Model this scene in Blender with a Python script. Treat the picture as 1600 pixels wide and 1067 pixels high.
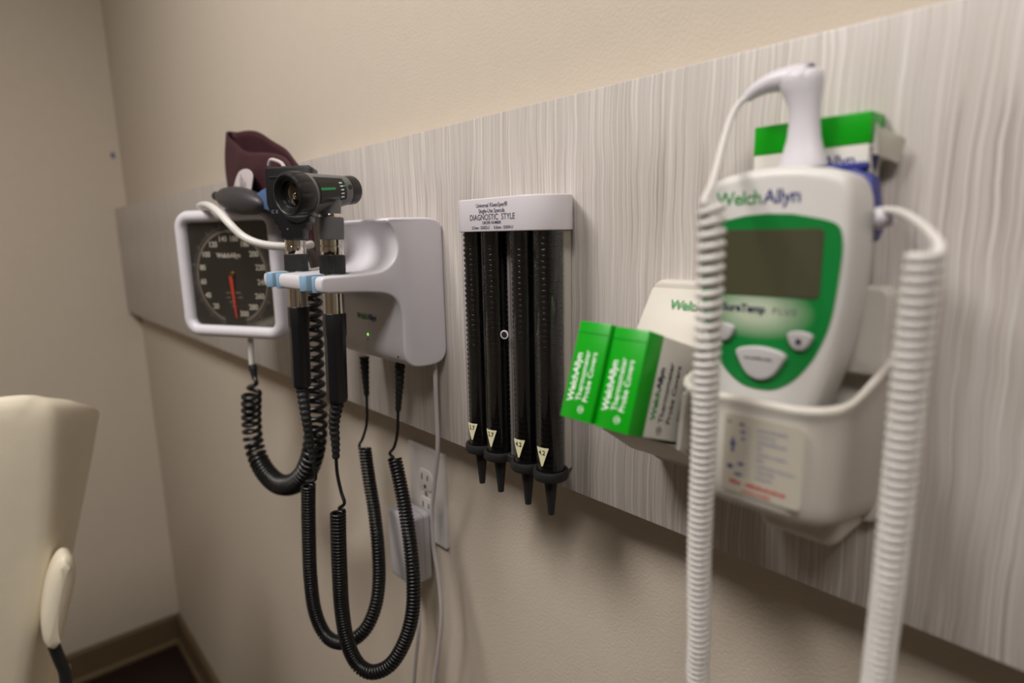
import bpy, bmesh, math, random
from mathutils import Vector, Matrix

# ------------------------------------------------------------------ clear
for o in list(bpy.data.objects): bpy.data.objects.remove(o)
scene = bpy.context.scene
col = scene.collection
random.seed(7)
PI = math.pi

# ------------------------------------------------------------------ camera
cam_data = bpy.data.cameras.new('camera'); cam = bpy.data.objects.new('camera', cam_data); col.objects.link(cam)
cam_data.sensor_width = 36.0; cam_data.sensor_fit = 'HORIZONTAL'; cam_data.lens = 36.0*950.312/1600.0
cam_data.clip_start = 0.01; cam_data.clip_end = 50
cam_R = ((0.664977, 0.746560, -0.021303), (0.115923, -0.131348, -0.984535), (-0.737813, 0.652223, -0.173887))      # rows: camera right, camera down, camera forward in the room
cam.matrix_world = Matrix(((cam_R[0][0], -cam_R[1][0], -cam_R[2][0], 0.0),
                           (cam_R[0][1], -cam_R[1][1], -cam_R[2][1], -0.42),
                           (cam_R[0][2], -cam_R[1][2], -cam_R[2][2], 1.475),
                           (0, 0, 0, 1)))
cam_data.dof.use_dof = True; cam_data.dof.focus_distance = 0.57; cam_data.dof.aperture_fstop = 3.2
scene.camera = cam

# ------------------------------------------------------------------ world, lights, exposure
world = bpy.data.worlds.new('room_world'); scene.world = world; world.use_nodes = True
world.node_tree.nodes['Background'].inputs[0].default_value = (0.5, 0.47, 0.43, 1)
world.node_tree.nodes['Background'].inputs[1].default_value = 0.05
def area_light(name, loc, sx, sy, watts, color, rot=(0, 0, 0)):
    d = bpy.data.lights.new(name, 'AREA'); d.shape = 'RECTANGLE'; d.size = sx; d.size_y = sy
    d.energy = watts; d.color = color
    o = bpy.data.objects.new(name, d); o.location = loc; o.rotation_euler = rot; col.objects.link(o)
    return o
area_light('ceiling_troffer_light', (-0.72, -0.95, 2.655), 0.50, 0.50, 20.5, (1.0, 0.97, 0.935))
area_light('ceiling_troffer_light', (0.45, -1.08, 2.655), 0.50, 0.50, 17.5, (1.0, 0.97, 0.935))
scene.view_settings.view_transform = 'Standard'
scene.view_settings.look = 'None'
scene.view_settings.exposure = 0.0
scene.view_settings.gamma = 1.0
scene.view_settings.use_curve_mapping = False

# ------------------------------------------------------------------ materials
def lin(h):
    h = h.lstrip('#'); c = [int(h[i:i+2], 16)/255.0 for i in (0, 2, 4)]
    return tuple(x/12.92 if x <= 0.04045 else ((x+0.055)/1.055)**2.4 for x in c) + (1.0,)
MATS = {}
def mat(name, hexcol, rough=0.5, metal=0.0, coat=0.0, bump=None, vary=0.0, spec=0.5, emit=None, sheen=0.0):
    """procedural principled material: colour with slight noise variation and optional noise bump (scale, strength)"""
    m = bpy.data.materials.new(name); m.use_nodes = True; nt = m.node_tree; b = nt.nodes['Principled BSDF']
    b.inputs['Roughness'].default_value = rough; b.inputs['Metallic'].default_value = metal
    b.inputs['Coat Weight'].default_value = coat; b.inputs['Specular IOR Level'].default_value = spec
    if sheen: b.inputs['Sheen Weight'].default_value = sheen
    c = lin(hexcol); b.inputs['Base Color'].default_value = c
    tc = nt.nodes.new('ShaderNodeTexCoord')
    if vary:
        n = nt.nodes.new('ShaderNodeTexNoise'); n.inputs['Scale'].default_value = 40; n.inputs['Detail'].default_value = 4
        nt.links.new(tc.outputs['Object'], n.inputs['Vector'])
        r = nt.nodes.new('ShaderNodeValToRGB')
        r.color_ramp.elements[0].position = 0.3; r.color_ramp.elements[1].position = 0.7
        r.color_ramp.elements[0].color = tuple(x*(1-vary) for x in c[:3])+(1,); r.color_ramp.elements[1].color = tuple(min(1, x*(1+vary)) for x in c[:3])+(1,)
        nt.links.new(n.outputs['Fac'], r.inputs['Fac']); nt.links.new(r.outputs['Color'], b.inputs['Base Color'])
    if bump:
        n = nt.nodes.new('ShaderNodeTexNoise'); n.inputs['Scale'].default_value = bump[0]; n.inputs['Detail'].default_value = 3
        nt.links.new(tc.outputs['Object'], n.inputs['Vector'])
        bp = nt.nodes.new('ShaderNodeBump'); bp.inputs['Strength'].default_value = bump[1]; bp.inputs['Distance'].default_value = 0.002
        nt.links.new(n.outputs['Fac'], bp.inputs['Height']); nt.links.new(bp.outputs['Normal'], b.inputs['Normal'])
    if emit:
        b.inputs['Emission Color'].default_value = lin(emit[0]); b.inputs['Emission Strength'].default_value = emit[1]
    MATS[name] = m
    return m
mat('paint', '#cec2b3', 0.75, bump=(330, 0.22), vary=0.012, spec=0.25)
mat('ceiling_paint', '#dcd6cc', 0.8)
mat('floor_wood', '#23120d', 0.45, vary=0.25)
mat('base_vinyl', '#67563e', 0.5, vary=0.05)
mat('white_plastic', '#d9d5dc', 0.38, vary=0.01)
mat('device_white', '#d6d3d0', 0.4, vary=0.01)
mat('warm_plastic', '#d3cdc4', 0.42, vary=0.01)
mat('cord_white', '#d8d4d0', 0.45, vary=0.01)
mat('cable_white', '#c8c0c2', 0.5)
mat('black_plastic', '#17171a', 0.38, vary=0.05)
mat('black_satin', '#232325', 0.45, bump=(900, 0.15))
mat('black_matte', '#1a1a1b', 0.6)
mat('black_gloss', '#0a0a0b', 0.14)
mat('cord_black', '#111112', 0.3)
mat('graphite', '#66676a', 0.42, vary=0.03)
mat('chrome', '#d8d2c8', 0.09, metal=1.0)
mat('lens_glass', '#1d1712', 0.04, coat=1.0)
mat('lens_bright', '#d9c9b8', 0.1, metal=1.0)
mat('light_blue', '#96b8d4', 0.3, vary=0.02)
mat('logo_green', '#2b9447', 0.5)
mat('logo_blue', '#2b3478', 0.5)
mat('print_navy', '#2a2a4a', 0.6)
mat('print_dark', '#55505c', 0.6)
mat('print_grey', '#8e8ba0', 0.6)
mat('print_red', '#b5312c', 0.6)
mat('print_white', '#e8efe6', 0.6)
mat('print_black', '#161616', 0.6)
mat('box_green', '#06a010', 0.33, vary=0.03)
mat('box_white', '#d8d4cc', 0.55, vary=0.02)
mat('box_grey', '#b3aea2', 0.6)
mat('label_cream', '#ded9b4', 0.5)
mat('device_green', '#0b7a34', 0.38)
mat('lcd_glass', '#4b4a38', 0.12)
mat('well_blue', '#2c3484', 0.4)
mat('button_grey', '#b9b5b6', 0.45)
mat('sticker', '#b8b1a3', 0.55)
mat('dial_face', '#2c2a26', 0.35)
mat('dial_mark', '#756e65', 0.6)
mat('dial_number', '#c9c0b2', 0.6)
mat('needle_red', '#d2402c', 0.5)
mat('brass', '#a8834a', 0.3, metal=1.0)
mat('rubber_grey', '#39373a', 0.45)
mat('tube_white', '#d6d3cf', 0.4)
mat('maroon', '#390b17', 0.75, bump=(700, 0.5), vary=0.12)
mat('cuff_blue', '#53709c', 0.8, bump=(700, 0.4))
mat('cuff_label', '#c9bfc0', 0.7)
mat('vinyl_cream', '#e3d9c4', 0.4, bump=(260, 0.12), vary=0.02)
mat('outlet_white', '#cdc8c4', 0.4)
mat('outlet_dark', '#1c1a1a', 0.7)
mat('adapter_grey', '#b9b6bb', 0.4, vary=0.01)
mat('dispenser_white', '#d9d3d9', 0.4)
mat('back_acrylic', '#c4bfb4', 0.25)
mat('divider_grey', '#6f6a68', 0.15)
mat('led_green', '#9be060', 0.4, emit=('#8ee04a', 1.5))
mat('tape_blue', '#6d6e8c', 0.7)
mat('green_mark', '#18a05a', 0.45, emit=None)
mat('lamp_diffuser', '#ffffff', 0.6, emit=('#fff0dd', 3.0))
mat('metal_grey', '#9a9a98', 0.35, metal=0.8)

def mat_device_face():
    """thermometer face plate: green print fading to pale green behind the product name"""
    m = bpy.data.materials.new('device_face'); m.use_nodes = True; nt = m.node_tree; b = nt.nodes['Principled BSDF']
    b.inputs['Roughness'].default_value = 0.35
    tc = nt.nodes.new('ShaderNodeTexCoord'); mp = nt.nodes.new('ShaderNodeMapping')
    mp.inputs['Location'].default_value = (0.004, 0.0, -0.043); 
    sc = nt.nodes.new('ShaderNodeMapping'); sc.inputs['Scale'].default_value = (30, 0.0, 62)
    g = nt.nodes.new('ShaderNodeTexGradient'); g.gradient_type = 'SPHERICAL'
    r = nt.nodes.new('ShaderNodeValToRGB')
    r.color_ramp.elements[0].position = 0.02; r.color_ramp.elements[0].color = lin('#0a7a34')
    r.color_ramp.elements[1].position = 0.7; r.color_ramp.elements[1].color = lin('#b9c4ae')
    nt.links.new(tc.outputs['Object'], mp.inputs['Vector']); nt.links.new(mp.outputs['Vector'], sc.inputs['Vector'])
    nt.links.new(sc.outputs['Vector'], g.inputs['Vector']); nt.links.new(g.outputs['Fac'], r.inputs['Fac'])
    nt.links.new(r.outputs['Color'], b.inputs['Base Color'])
    MATS['device_face'] = m
mat_device_face()

def mat_laminate():
    """pale laminate with fine wavy vertical grain"""
    m = bpy.data.materials.new('laminate'); m.use_nodes = True; nt = m.node_tree; b = nt.nodes['Principled BSDF']
    b.inputs['Roughness'].default_value = 0.36; b.inputs['Specular IOR Level'].default_value = 0.4
    tc = nt.nodes.new('ShaderNodeTexCoord')
    # gentle sideways waviness so that the streaks wander
    wv = nt.nodes.new('ShaderNodeTexNoise'); wv.inputs['Scale'].default_value = 14; wv.inputs['Detail'].default_value = 2
    nt.links.new(tc.outputs['Object'], wv.inputs['Vector'])
    sep = nt.nodes.new('ShaderNodeSeparateXYZ'); nt.links.new(tc.outputs['Object'], sep.inputs[0])
    md = nt.nodes.new('ShaderNodeMath'); md.operation = 'MULTIPLY_ADD'; md.inputs[1].default_value = 0.010
    nt.links.new(wv.outputs['Fac'], md.inputs[0]); nt.links.new(sep.outputs['X'], md.inputs[2])
    cmb = nt.nodes.new('ShaderNodeCombineXYZ'); nt.links.new(md.outputs[0], cmb.inputs['X']); nt.links.new(sep.outputs['Z'], cmb.inputs['Z'])
    def streak(sx, sz, lo, hi, detail=2.0):
        mp = nt.nodes.new('ShaderNodeMapping'); mp.inputs['Scale'].default_value = (sx, 1, sz)
        nt.links.new(cmb.outputs[0], mp.inputs['Vector'])
        n = nt.nodes.new('ShaderNodeTexNoise'); n.inputs['Scale'].default_value = 1.0; n.inputs['Detail'].default_value = detail
        nt.links.new(mp.outputs['Vector'], n.inputs['Vector'])
        r = nt.nodes.new('ShaderNodeMapRange'); r.inputs['From Min'].default_value = lo; r.inputs['From Max'].default_value = hi
        nt.links.new(n.outputs['Fac'], r.inputs['Value']); return r.outputs['Result']
    base = streak(190, 2.2, 0.2, 0.8)
    lines = streak(1000, 7.0, 0.60, 0.70, 0.0)
    fine = streak(2100, 9.0, 0.50, 0.72, 0.0)
    light = streak(640, 6.0, 0.54, 0.70, 0.0)
    r = nt.nodes.new('ShaderNodeValToRGB')
    r.color_ramp.elements[0].color = lin('#bdb4ae'); r.color_ramp.elements[1].color = lin('#cfc8c4')
    nt.links.new(base, r.inputs['Fac'])
    def mixin(a, fac, hexc, amt):
        mm = nt.nodes.new('ShaderNodeMath'); mm.operation = 'MULTIPLY'; mm.inputs[1].default_value = amt; nt.links.new(fac, mm.inputs[0])
        mx = nt.nodes.new('ShaderNodeMix'); mx.data_type = 'RGBA'; mx.inputs['B'].default_value = lin(hexc)
        nt.links.new(a, mx.inputs['A']); nt.links.new(mm.outputs[0], mx.inputs['Factor']); return mx.outputs['Result']
    c = mixin(r.outputs['Color'], light, '#e0dbd6', 0.7)
    c = mixin(c, fine, '#a59a91', 0.45)
    c = mixin(c, lines, '#8d8077', 0.62)
    nt.links.new(c, b.inputs['Base Color'])
    bp = nt.nodes.new('ShaderNodeBump'); bp.inputs['Strength'].default_value = 0.15; bp.inputs['Distance'].default_value = 0.0005; bp.invert = True
    nt.links.new(lines, bp.inputs['Height']); nt.links.new(bp.outputs['Normal'], b.inputs['Normal'])
    MATS['laminate'] = m
mat_laminate()

def mat_clear(name, tint=(0.9, 0.9, 0.92, 1), rough=0.04, f0=0.07):
    """thin clear plastic: transparent with Fresnel reflection"""
    m = bpy.data.materials.new(name); m.use_nodes = True; nt = m.node_tree
    for n in list(nt.nodes): nt.nodes.remove(n)
    out = nt.nodes.new('ShaderNodeOutputMaterial'); t = nt.nodes.new('ShaderNodeBsdfTransparent'); t.inputs[0].default_value = tint
    g = nt.nodes.new('ShaderNodeBsdfGlossy'); g.inputs['Roughness'].default_value = rough
    lw = nt.nodes.new('ShaderNodeLayerWeight'); lw.inputs['Blend'].default_value = 0.5
    p5 = nt.nodes.new('ShaderNodeMath'); p5.operation = 'POWER'; p5.inputs[1].default_value = 5.0; nt.links.new(lw.outputs['Facing'], p5.inputs[0])
    fr = nt.nodes.new('ShaderNodeMath'); fr.operation = 'MULTIPLY_ADD'; fr.inputs[1].default_value = 0.95; fr.inputs[2].default_value = f0; nt.links.new(p5.outputs[0], fr.inputs[0])
    mx = nt.nodes.new('ShaderNodeMixShader')
    nt.links.new(fr.outputs[0], mx.inputs[0]); nt.links.new(t.outputs[0], mx.inputs[1]); nt.links.new(g.outputs[0], mx.inputs[2]); nt.links.new(mx.outputs[0], out.inputs[0])
    MATS[name] = m
mat_clear('clear_plastic'); mat_clear('dial_glass', (0.97, 0.97, 0.97, 1), 0.03)

# ------------------------------------------------------------------ mesh helpers
class MB:
    """collects shapes, then build() links them as ONE mesh object"""
    def __init__(s): s.v = []; s.f = []
    def add(s, vs, fs):
        o = len(s.v); s.v += [Vector(p) for p in vs]; s.f += [tuple(i+o for i in f) for f in fs]; return s
    def prism(s, poly, O, U, V, W, d):
        """polygon in the plane (U,V) at O, extruded by d along W"""
        O, U, V, W = Vector(O), Vector(U), Vector(V), Vector(W); n = len(poly)
        a = [O+U*p[0]+V*p[1] for p in poly]; b = [q+W*d for q in a]
        fs = [tuple(range(n))[::-1], tuple(range(n, 2*n))] + [(i, (i+1) % n, n+(i+1) % n, n+i) for i in range(n)]
        return s.add(a+b, fs)
    def ring(s, outer, inner, O, U, V, W, d):
        O, U, V, W = Vector(O), Vector(U), Vector(V), Vector(W); n = len(outer)
        P = lambda poly, k: [O+U*p[0]+V*p[1]+W*k for p in poly]
        vs = P(outer, 0)+P(inner, 0)+P(outer, d)+P(inner, d); fs = []
        for i in range(n):
            j = (i+1) % n
            fs += [(i, j, n+j, n+i), (2*n+i, 3*n+i, 3*n+j, 2*n+j), (i, 2*n+i, 2*n+j, j), (n+i, n+j, 3*n+j, 3*n+i)]
        return s.add(vs, fs)
    def box(s, c, size, R=None):
        hx, hy, hz = size[0]/2, size[1]/2, size[2]/2; c = Vector(c)
        vs = [Vector((x, y, z)) for x in (-hx, hx) for y in (-hy, hy) for z in (-hz, hz)]
        if R is not None: vs = [R @ p for p in vs]
        return s.add([c+p for p in vs], [(0, 1, 3, 2), (4, 6, 7, 5), (0, 4, 5, 1), (2, 3, 7, 6), (0, 2, 6, 4), (1, 5, 7, 3)])
    def lathe(s, prof, O=(0, 0, 0), axis=(0, 0, 1), n=32, cap=True, ref=None):
        O = Vector(O); A = Vector(axis).normalized()
        r0 = Vector(ref) if ref else (Vector((1, 0, 0)) if abs(A.x) < 0.9 else Vector((0, 1, 0)))
        U = (r0-A*r0.dot(A)).normalized(); V = A.cross(U); vs = []; fs = []
        for r, h in prof:
            vs += [O+A*h+(U*math.cos(2*PI*k/n)+V*math.sin(2*PI*k/n))*r for k in range(n)]
        for i in range(len(prof)-1):
            for k in range(n):
                kk = (k+1) % n; fs.append((i*n+k, i*n+kk, (i+1)*n+kk, (i+1)*n+k))
        if cap:
            fs.append(tuple(range(n))[::-1]); m = (len(prof)-1)*n; fs.append(tuple(m+k for k in range(n)))
        return s.add(vs, fs)
    def tube(s, pts, r, n=8, cap=True, closed=False):
        pts = [Vector(p) for p in pts]; m = len(pts); rr = r if hasattr(r, '__len__') else [r]*m
        T = []
        for i in range(m):
            a = pts[(i-1) % m] if (closed or i > 0) else pts[i]; b = pts[(i+1) % m] if (closed or i < m-1) else pts[i]
            T.append((b-a).normalized())
        up = Vector((0, 0, 1)) if abs(T[0].z) < 0.9 else Vector((1, 0, 0))
        U = (up-T[0]*up.dot(T[0])).normalized(); vs = []; fs = []
        for i in range(m):
            U = (U-T[i]*U.dot(T[i])).normalized(); W = T[i].cross(U)
            vs += [pts[i]+(U*math.cos(2*PI*k/n)+W*math.sin(2*PI*k/n))*rr[i] for k in range(n)]
        for i in range(m if closed else m-1):
            for k in range(n):
                kk = (k+1) % n; j = (i+1) % m
                fs.append((i*n+k, i*n+kk, j*n+kk, j*n+k))
        if cap and not closed:
            fs.append(tuple(range(n))[::-1]); fs.append(tuple((m-1)*n+k for k in range(n)))
        return s.add(vs, fs)
    def loft(s, loops, cap0=True, cap1=True):
        n = len(loops[0]); vs = [p for L in loops for p in L]; fs = []
        for i in range(len(loops)-1):
            for k in range(n):
                kk = (k+1) % n; fs.append((i*n+k, i*n+kk, (i+1)*n+kk, (i+1)*n+k))
        if cap0: fs.append(tuple(range(n))[::-1])
        if cap1: fs.append(tuple((len(loops)-1)*n+k for k in range(n)))
        return s.add(vs, fs)
    def build(s, name, material, parent=None, world=True, bevel=0.0, seg=3, smooth=True, angle=40, subsurf=0):
        me = bpy.data.meshes.new(name)
        me.from_pydata([tuple(p) for p in s.v], [], s.f); me.validate()
        bm = bmesh.new(); bm.from_mesh(me)
        bmesh.ops.recalc_face_normals(bm, faces=bm.faces)
        if bevel:
            es = [e for e in bm.edges if len(e.link_faces) == 2 and e.calc_face_angle(0) > math.radians(30)]
            bmesh.ops.bevel(bm, geom=es, offset=bevel, segments=seg, profile=0.5, affect='EDGES', clamp_overlap=True)
        bm.to_mesh(me); bm.free()
        return link_mesh(name, me, material, parent, world, smooth, angle, subsurf)

def link_mesh(name, me, material, parent=None, world=True, smooth=True, angle=40, subsurf=0):
    if parent is not None and world: me.transform(world_matrix(parent).inverted())
    if smooth:
        me.polygons.foreach_set('use_smooth', [True]*len(me.polygons)); me.set_sharp_from_angle(angle=math.radians(angle))
    me.materials.clear(); me.materials.append(MATS[material])
    o = bpy.data.objects.new(name, me); col.objects.link(o)
    if parent is not None: o.parent = parent
    if subsurf:
        md = o.modifiers.new('smooth', 'SUBSURF'); md.levels = subsurf; md.render_levels = subsurf
    return o
def world_matrix(o):
    m = o.matrix_basis.copy()
    p = o.parent
    while p is not None: m = p.matrix_basis @ m; p = p.parent
    return m
def thing(name, label, cat, loc=(0, 0, 0), rot=(0, 0, 0), group=None):
    o = bpy.data.objects.new(name, None); col.objects.link(o); o.empty_display_size = 0.02
    o.location = loc; o.rotation_euler = rot
    return tag(o, label, cat, group)
def tag(o, label, cat, group=None):
    o['label'] = label; o['category'] = cat
    if group: o['group'] = group
    return o
def struct(o): o['kind'] = 'structure'; return o
def stuff(o): o['kind'] = 'stuff'; return o

def rrect(w, h, r, n=6, cx=0.0, cy=0.0):
    pts = []
    for sx, sy, a0 in ((1, 1, 0), (-1, 1, 90), (-1, -1, 180), (1, -1, 270)):
        for k in range(n+1):
            a = math.radians(a0+90*k/n)
            pts.append((cx+sx*(w/2-r)+r*math.cos(a), cy+sy*(h/2-r)+r*math.sin(a)))
    return pts
def spline(P, sub=8, closed=False):
    """Catmull-Rom through the points"""
    P = [Vector(p) for p in P]; n = len(P); out = []
    for i in range(n if closed else n-1):
        if closed: a, b, c, d = P[(i-1) % n], P[i], P[(i+1) % n], P[(i+2) % n]
        else: a, b, c, d = P[max(i-1, 0)], P[i], P[i+1], P[min(i+2, n-1)]
        for k in range(sub):
            t = k/sub
            out.append(0.5*((2*b)+(c-a)*t+(2*a-5*b+4*c-d)*t*t+(3*b-a-3*c+d)*t**3))
    if not closed: out.append(P[-1])
    return out
def resample(pts, step):
    out = [pts[0].copy()]; acc = 0.0
    for i in range(1, len(pts)):
        a, b = pts[i-1], pts[i]; L = (b-a).length; pos = 0.0
        while L > 0 and acc+(L-pos) >= step:
            pos += step-acc; acc = 0.0; out.append(a+(b-a)*(pos/L))
        acc += L-pos
    return out
def helix(path, R, pitch, per=12, pitch_of=None, taper=True):
    """points of a coil of radius R wound round the path; pitch may change along it"""
    path = resample(path, 0.001); m = len(path); out = []
    T = [(path[min(i+1, m-1)]-path[max(i-1, 0)]).normalized() for i in range(m)]
    up = Vector((0, 1, 0)); U = (up-T[0]*up.dot(T[0])).normalized()
    Us = []
    for t in T: U = (U-t*U.dot(t)).normalized(); Us.append(U.copy())
    ph = 0.0; s = 0.0
    while s < m-1.001:
        i = int(s); fr = s-i
        c = path[i].lerp(path[i+1], fr); t = T[i]; u = Us[i]; w = t.cross(u)
        out.append(c+(u*math.cos(ph)+w*math.sin(ph))*R)
        p = pitch_of(s/(m-1)) if pitch_of else pitch
        ph += 2*PI/per; s += (p/per)/0.001
    return out
def bez(p0, p1, p2, n=8):
    return [p0*(1-t)**2+p1*2*t*(1-t)+p2*t*t for t in [k/n for k in range(n+1)]]
def frame(O, right, up):
    r = Vector(right).normalized(); u = Vector(up); u = (u-r*u.dot(r)).normalized(); n = r.cross(u); O = Vector(O)
    return Matrix(((r.x, u.x, n.x, O.x), (r.y, u.y, n.y, O.y), (r.z, u.z, n.z, O.z), (0, 0, 0, 1)))
def text(name, body, size, material, parent, O, right=(1, 0, 0), up=(0, 0, 1), align='CENTER', bold=0.0, width=1.0, shear=0.0, world=True, space=1.0, thick=0.00008):
    """printed lettering as a thin flat mesh; O is the baseline anchor"""
    cu = bpy.data.curves.new(name, 'FONT'); cu.body = body; cu.size = size; cu.align_x = align
    cu.offset = bold; cu.shear = shear; cu.space_character = space; cu.extrude = thick; cu.resolution_u = 3
    ob = bpy.data.objects.new(name, cu); me = bpy.data.meshes.new_from_object(ob)
    bpy.data.objects.remove(ob); bpy.data.curves.remove(cu)
    me.transform(Matrix.Diagonal((width, 1, 1, 1))); me.transform(frame(O, right, up))
    return link_mesh(name, me, material, parent, world, smooth=False)
def bars(mb, O, right, up, words, h, gap, seed=0):
    """rows of unreadably small print as letter-sized dashes; words = list of word lengths"""
    rnd = random.Random(seed); O = Vector(O); r = Vector(right).normalized(); u = Vector(up); u = (u-r*u.dot(r)).normalized(); n = r.cross(u); x = 0.0
    for wl in words:
        end = x+wl
        while x < end:
            lw = h*rnd.uniform(0.35, 0.65); hh = h*rnd.choice((0.7, 0.7, 1.0))
            mb.prism([(0, 0), (lw, 0), (lw, hh), (0, hh)], O+r*x-n*0.00002, r, u, n, 0.00012); x += lw+h*0.18
        x += gap
def copy_tree(o, parent=None):
    c = o.copy(); col.objects.link(c); c.parent = parent
    for ch in list(o.children): copy_tree(ch, c)
    return c

# ------------------------------------------------------------------ the room
X_L, X_R, Y_F, Z_C = -2.385, 2.9, -4.3, 2.68
P_Y = -0.036                 # front of the laminate panel
b = MB().box(((X_L+X_R)/2, 0.05, Z_C/2), (X_R-X_L+0.2, 0.10, Z_C)); struct(b.build('wall_back', 'paint', smooth=False))
b = MB().box((X_L-0.05, (Y_F)/2, Z_C/2), (0.10, -Y_F, Z_C)); struct(b.build('wall_left', 'paint', smooth=False))
b = MB().box((X_R+0.05, (Y_F)/2, Z_C/2), (0.10, -Y_F, Z_C)); struct(b.build('wall_right', 'paint', smooth=False))
b = MB().box(((X_L+X_R)/2, Y_F-0.05, Z_C/2), (X_R-X_L+0.2, 0.10, Z_C)); struct(b.build('wall_front', 'paint', smooth=False))
b = MB().box(((X_L+X_R)/2, Y_F/2, -0.05), (X_R-X_L+0.2, -Y_F+0.2, 0.10)); struct(b.build('floor', 'floor_wood', smooth=False))
b = MB().box(((X_L+X_R)/2, Y_F/2, Z_C+0.05), (X_R-X_L+0.2, -Y_F+0.2, 0.10)); struct(b.build('ceiling', 'ceiling_paint', smooth=False))
b = MB().prism([(0, 0), (-0.024, 0), (-0.024, 0.010), (-0.019, 0.018), (-0.014, 0.020), (-0.014, 0.104), (-0.007, 0.114), (0, 0.114)], (X_L, 0, 0), (0, 1, 0), (0, 0, 1), (1, 0, 0), X_R-X_L); struct(b.build('baseboard_back', 'base_vinyl', bevel=0.002))
b = MB().prism([(0, 0), (0.024, 0), (0.024, 0.010), (0.019, 0.018), (0.014, 0.020), (0.014, 0.104), (0.007, 0.114), (0, 0.114)], (X_L, Y_F, 0), (1, 0, 0), (0, 0, 1), (0, 1, 0), -Y_F-0.014); struct(b.build('baseboard_left', 'base_vinyl', bevel=0.002))
b = MB().box(((X_L+X_R)/2, P_Y/2, (1.2438+1.5855)/2), (X_R-X_L, -P_Y, 1.5855-1.2438)); struct(b.build('trim_1', 'laminate', bevel=0.0012, seg=2))
for lx, ly, sx, sy, lab in ((-0.72, -0.95, 0.6, 0.6, 'square ceiling light panel nearer the corner and the exam chair'), (0.45, -1.08, 0.6, 0.6, 'square ceiling light panel farther from the corner')):
    t = thing('ceiling_light', lab, 'ceiling light', (lx, ly, Z_C))
    MB().ring(rrect(sx, sy, 0.005, 2), rrect(sx-0.06, sy-0.06, 0.004, 2), (lx, ly, Z_C-0.02), (1, 0, 0), (0, 1, 0), (0, 0, 1), 0.02).build('frame', 'ceiling_paint', t)
    MB().box((lx, ly, Z_C-0.004), (sx-0.06, sy-0.06, 0.006)).build('diffuser', 'lamp_diffuser', t)
tag(MB().prism([(0, -.010), (.006, -.006), (.008, .004), (.003, .012), (-.004, .009), (-.006, -.002)], (-2.385, -0.022, 1.752), (0, 1, 0), (0, 0, 1), (1, 0, 0), 0.0012).build('masking_tape_scrap', 'tape_blue'), 'tiny scrap of bluish tape on the wall near the corner', 'tape')

def offset2d(poly, d):
    """polygon moved inwards by d"""
    n = len(poly); A = sum(poly[i][0]*poly[(i+1) % n][1]-poly[(i+1) % n][0]*poly[i][1] for i in range(n)); s = 1 if A > 0 else -1; out = []
    for i in range(n):
        p, q, r = poly[i-1], poly[i], poly[(i+1) % n]
        e1 = Vector((q[0]-p[0], q[1]-p[1])); e2 = Vector((r[0]-q[0], r[1]-q[1]))
        if e1.length < 1e-9 or e2.length < 1e-9: out.append(q); continue
        e1.normalize(); e2.normalize(); n1 = Vector((-e1.y, e1.x))*s; n2 = Vector((-e2.y, e2.x))*s
        k = max(0.35, 1+n1.dot(n2)); m = (n1+n2)/k
        out.append((q[0]+m.x*d, q[1]+m.y*d))
    return out
def round_prism(mb, poly, O, U, V, W, depth, r0=0.0, r1=0.0, n=5):
    """extruded polygon whose two ends are rounded over by r0 (start) and r1 (end)"""
    O, U, V, W = Vector(O), Vector(U), Vector(V), Vector(W); loops = []
    def L(off, h): return [O+U*p[0]+V*p[1]+W*h for p in (offset2d(poly, off) if off > 1e-7 else poly)]
    if r0:
        for k in range(n): a = PI/2*k/n; loops.append(L(r0*(1-math.sin(a)), r0*(1-math.cos(a))))
    loops.append(L(0, r0)); loops.append(L(0, depth-r1))
    if r1:
        for k in range(1, n+1): a = PI/2*k/n; loops.append(L(r1*(1-math.cos(a)), depth-r1+r1*math.sin(a)))
    return mb.loft(loops)
def logo(parent, O, right, up, size, world=True, name='lettering', dark=None, light=None):
    """two-tone maker's wordmark"""
    r = Vector(right).normalized()
    a = text(name, 'Welch', size, dark or 'logo_green', parent, O, right, up, 'LEFT', bold=size*0.010, world=world, space=0.94)
    w = size*2.62
    text(name, 'Allyn', size, light or 'logo_blue', parent, Vector(O)+r*w, right, up, 'LEFT', bold=size*0.010, world=world, space=0.94)
def boolean_cut(me_obj, cutters):
    """returns a mesh with the cutter prisms subtracted"""
    cs = []
    for c in cutters:
        o = c.build('cutter', 'white_plastic', None, smooth=False); cs.append(o)
        m = me_obj.modifiers.new('cut', 'BOOLEAN'); m.operation = 'DIFFERENCE'; m.object = o; m.solver = 'EXACT'
    dg = bpy.context.evaluated_depsgraph_get(); me = bpy.data.meshes.new_from_object(me_obj.evaluated_get(dg))
    for o in cs: bpy.data.objects.remove(o)
    bpy.data.objects.remove(me_obj)
    return me

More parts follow.
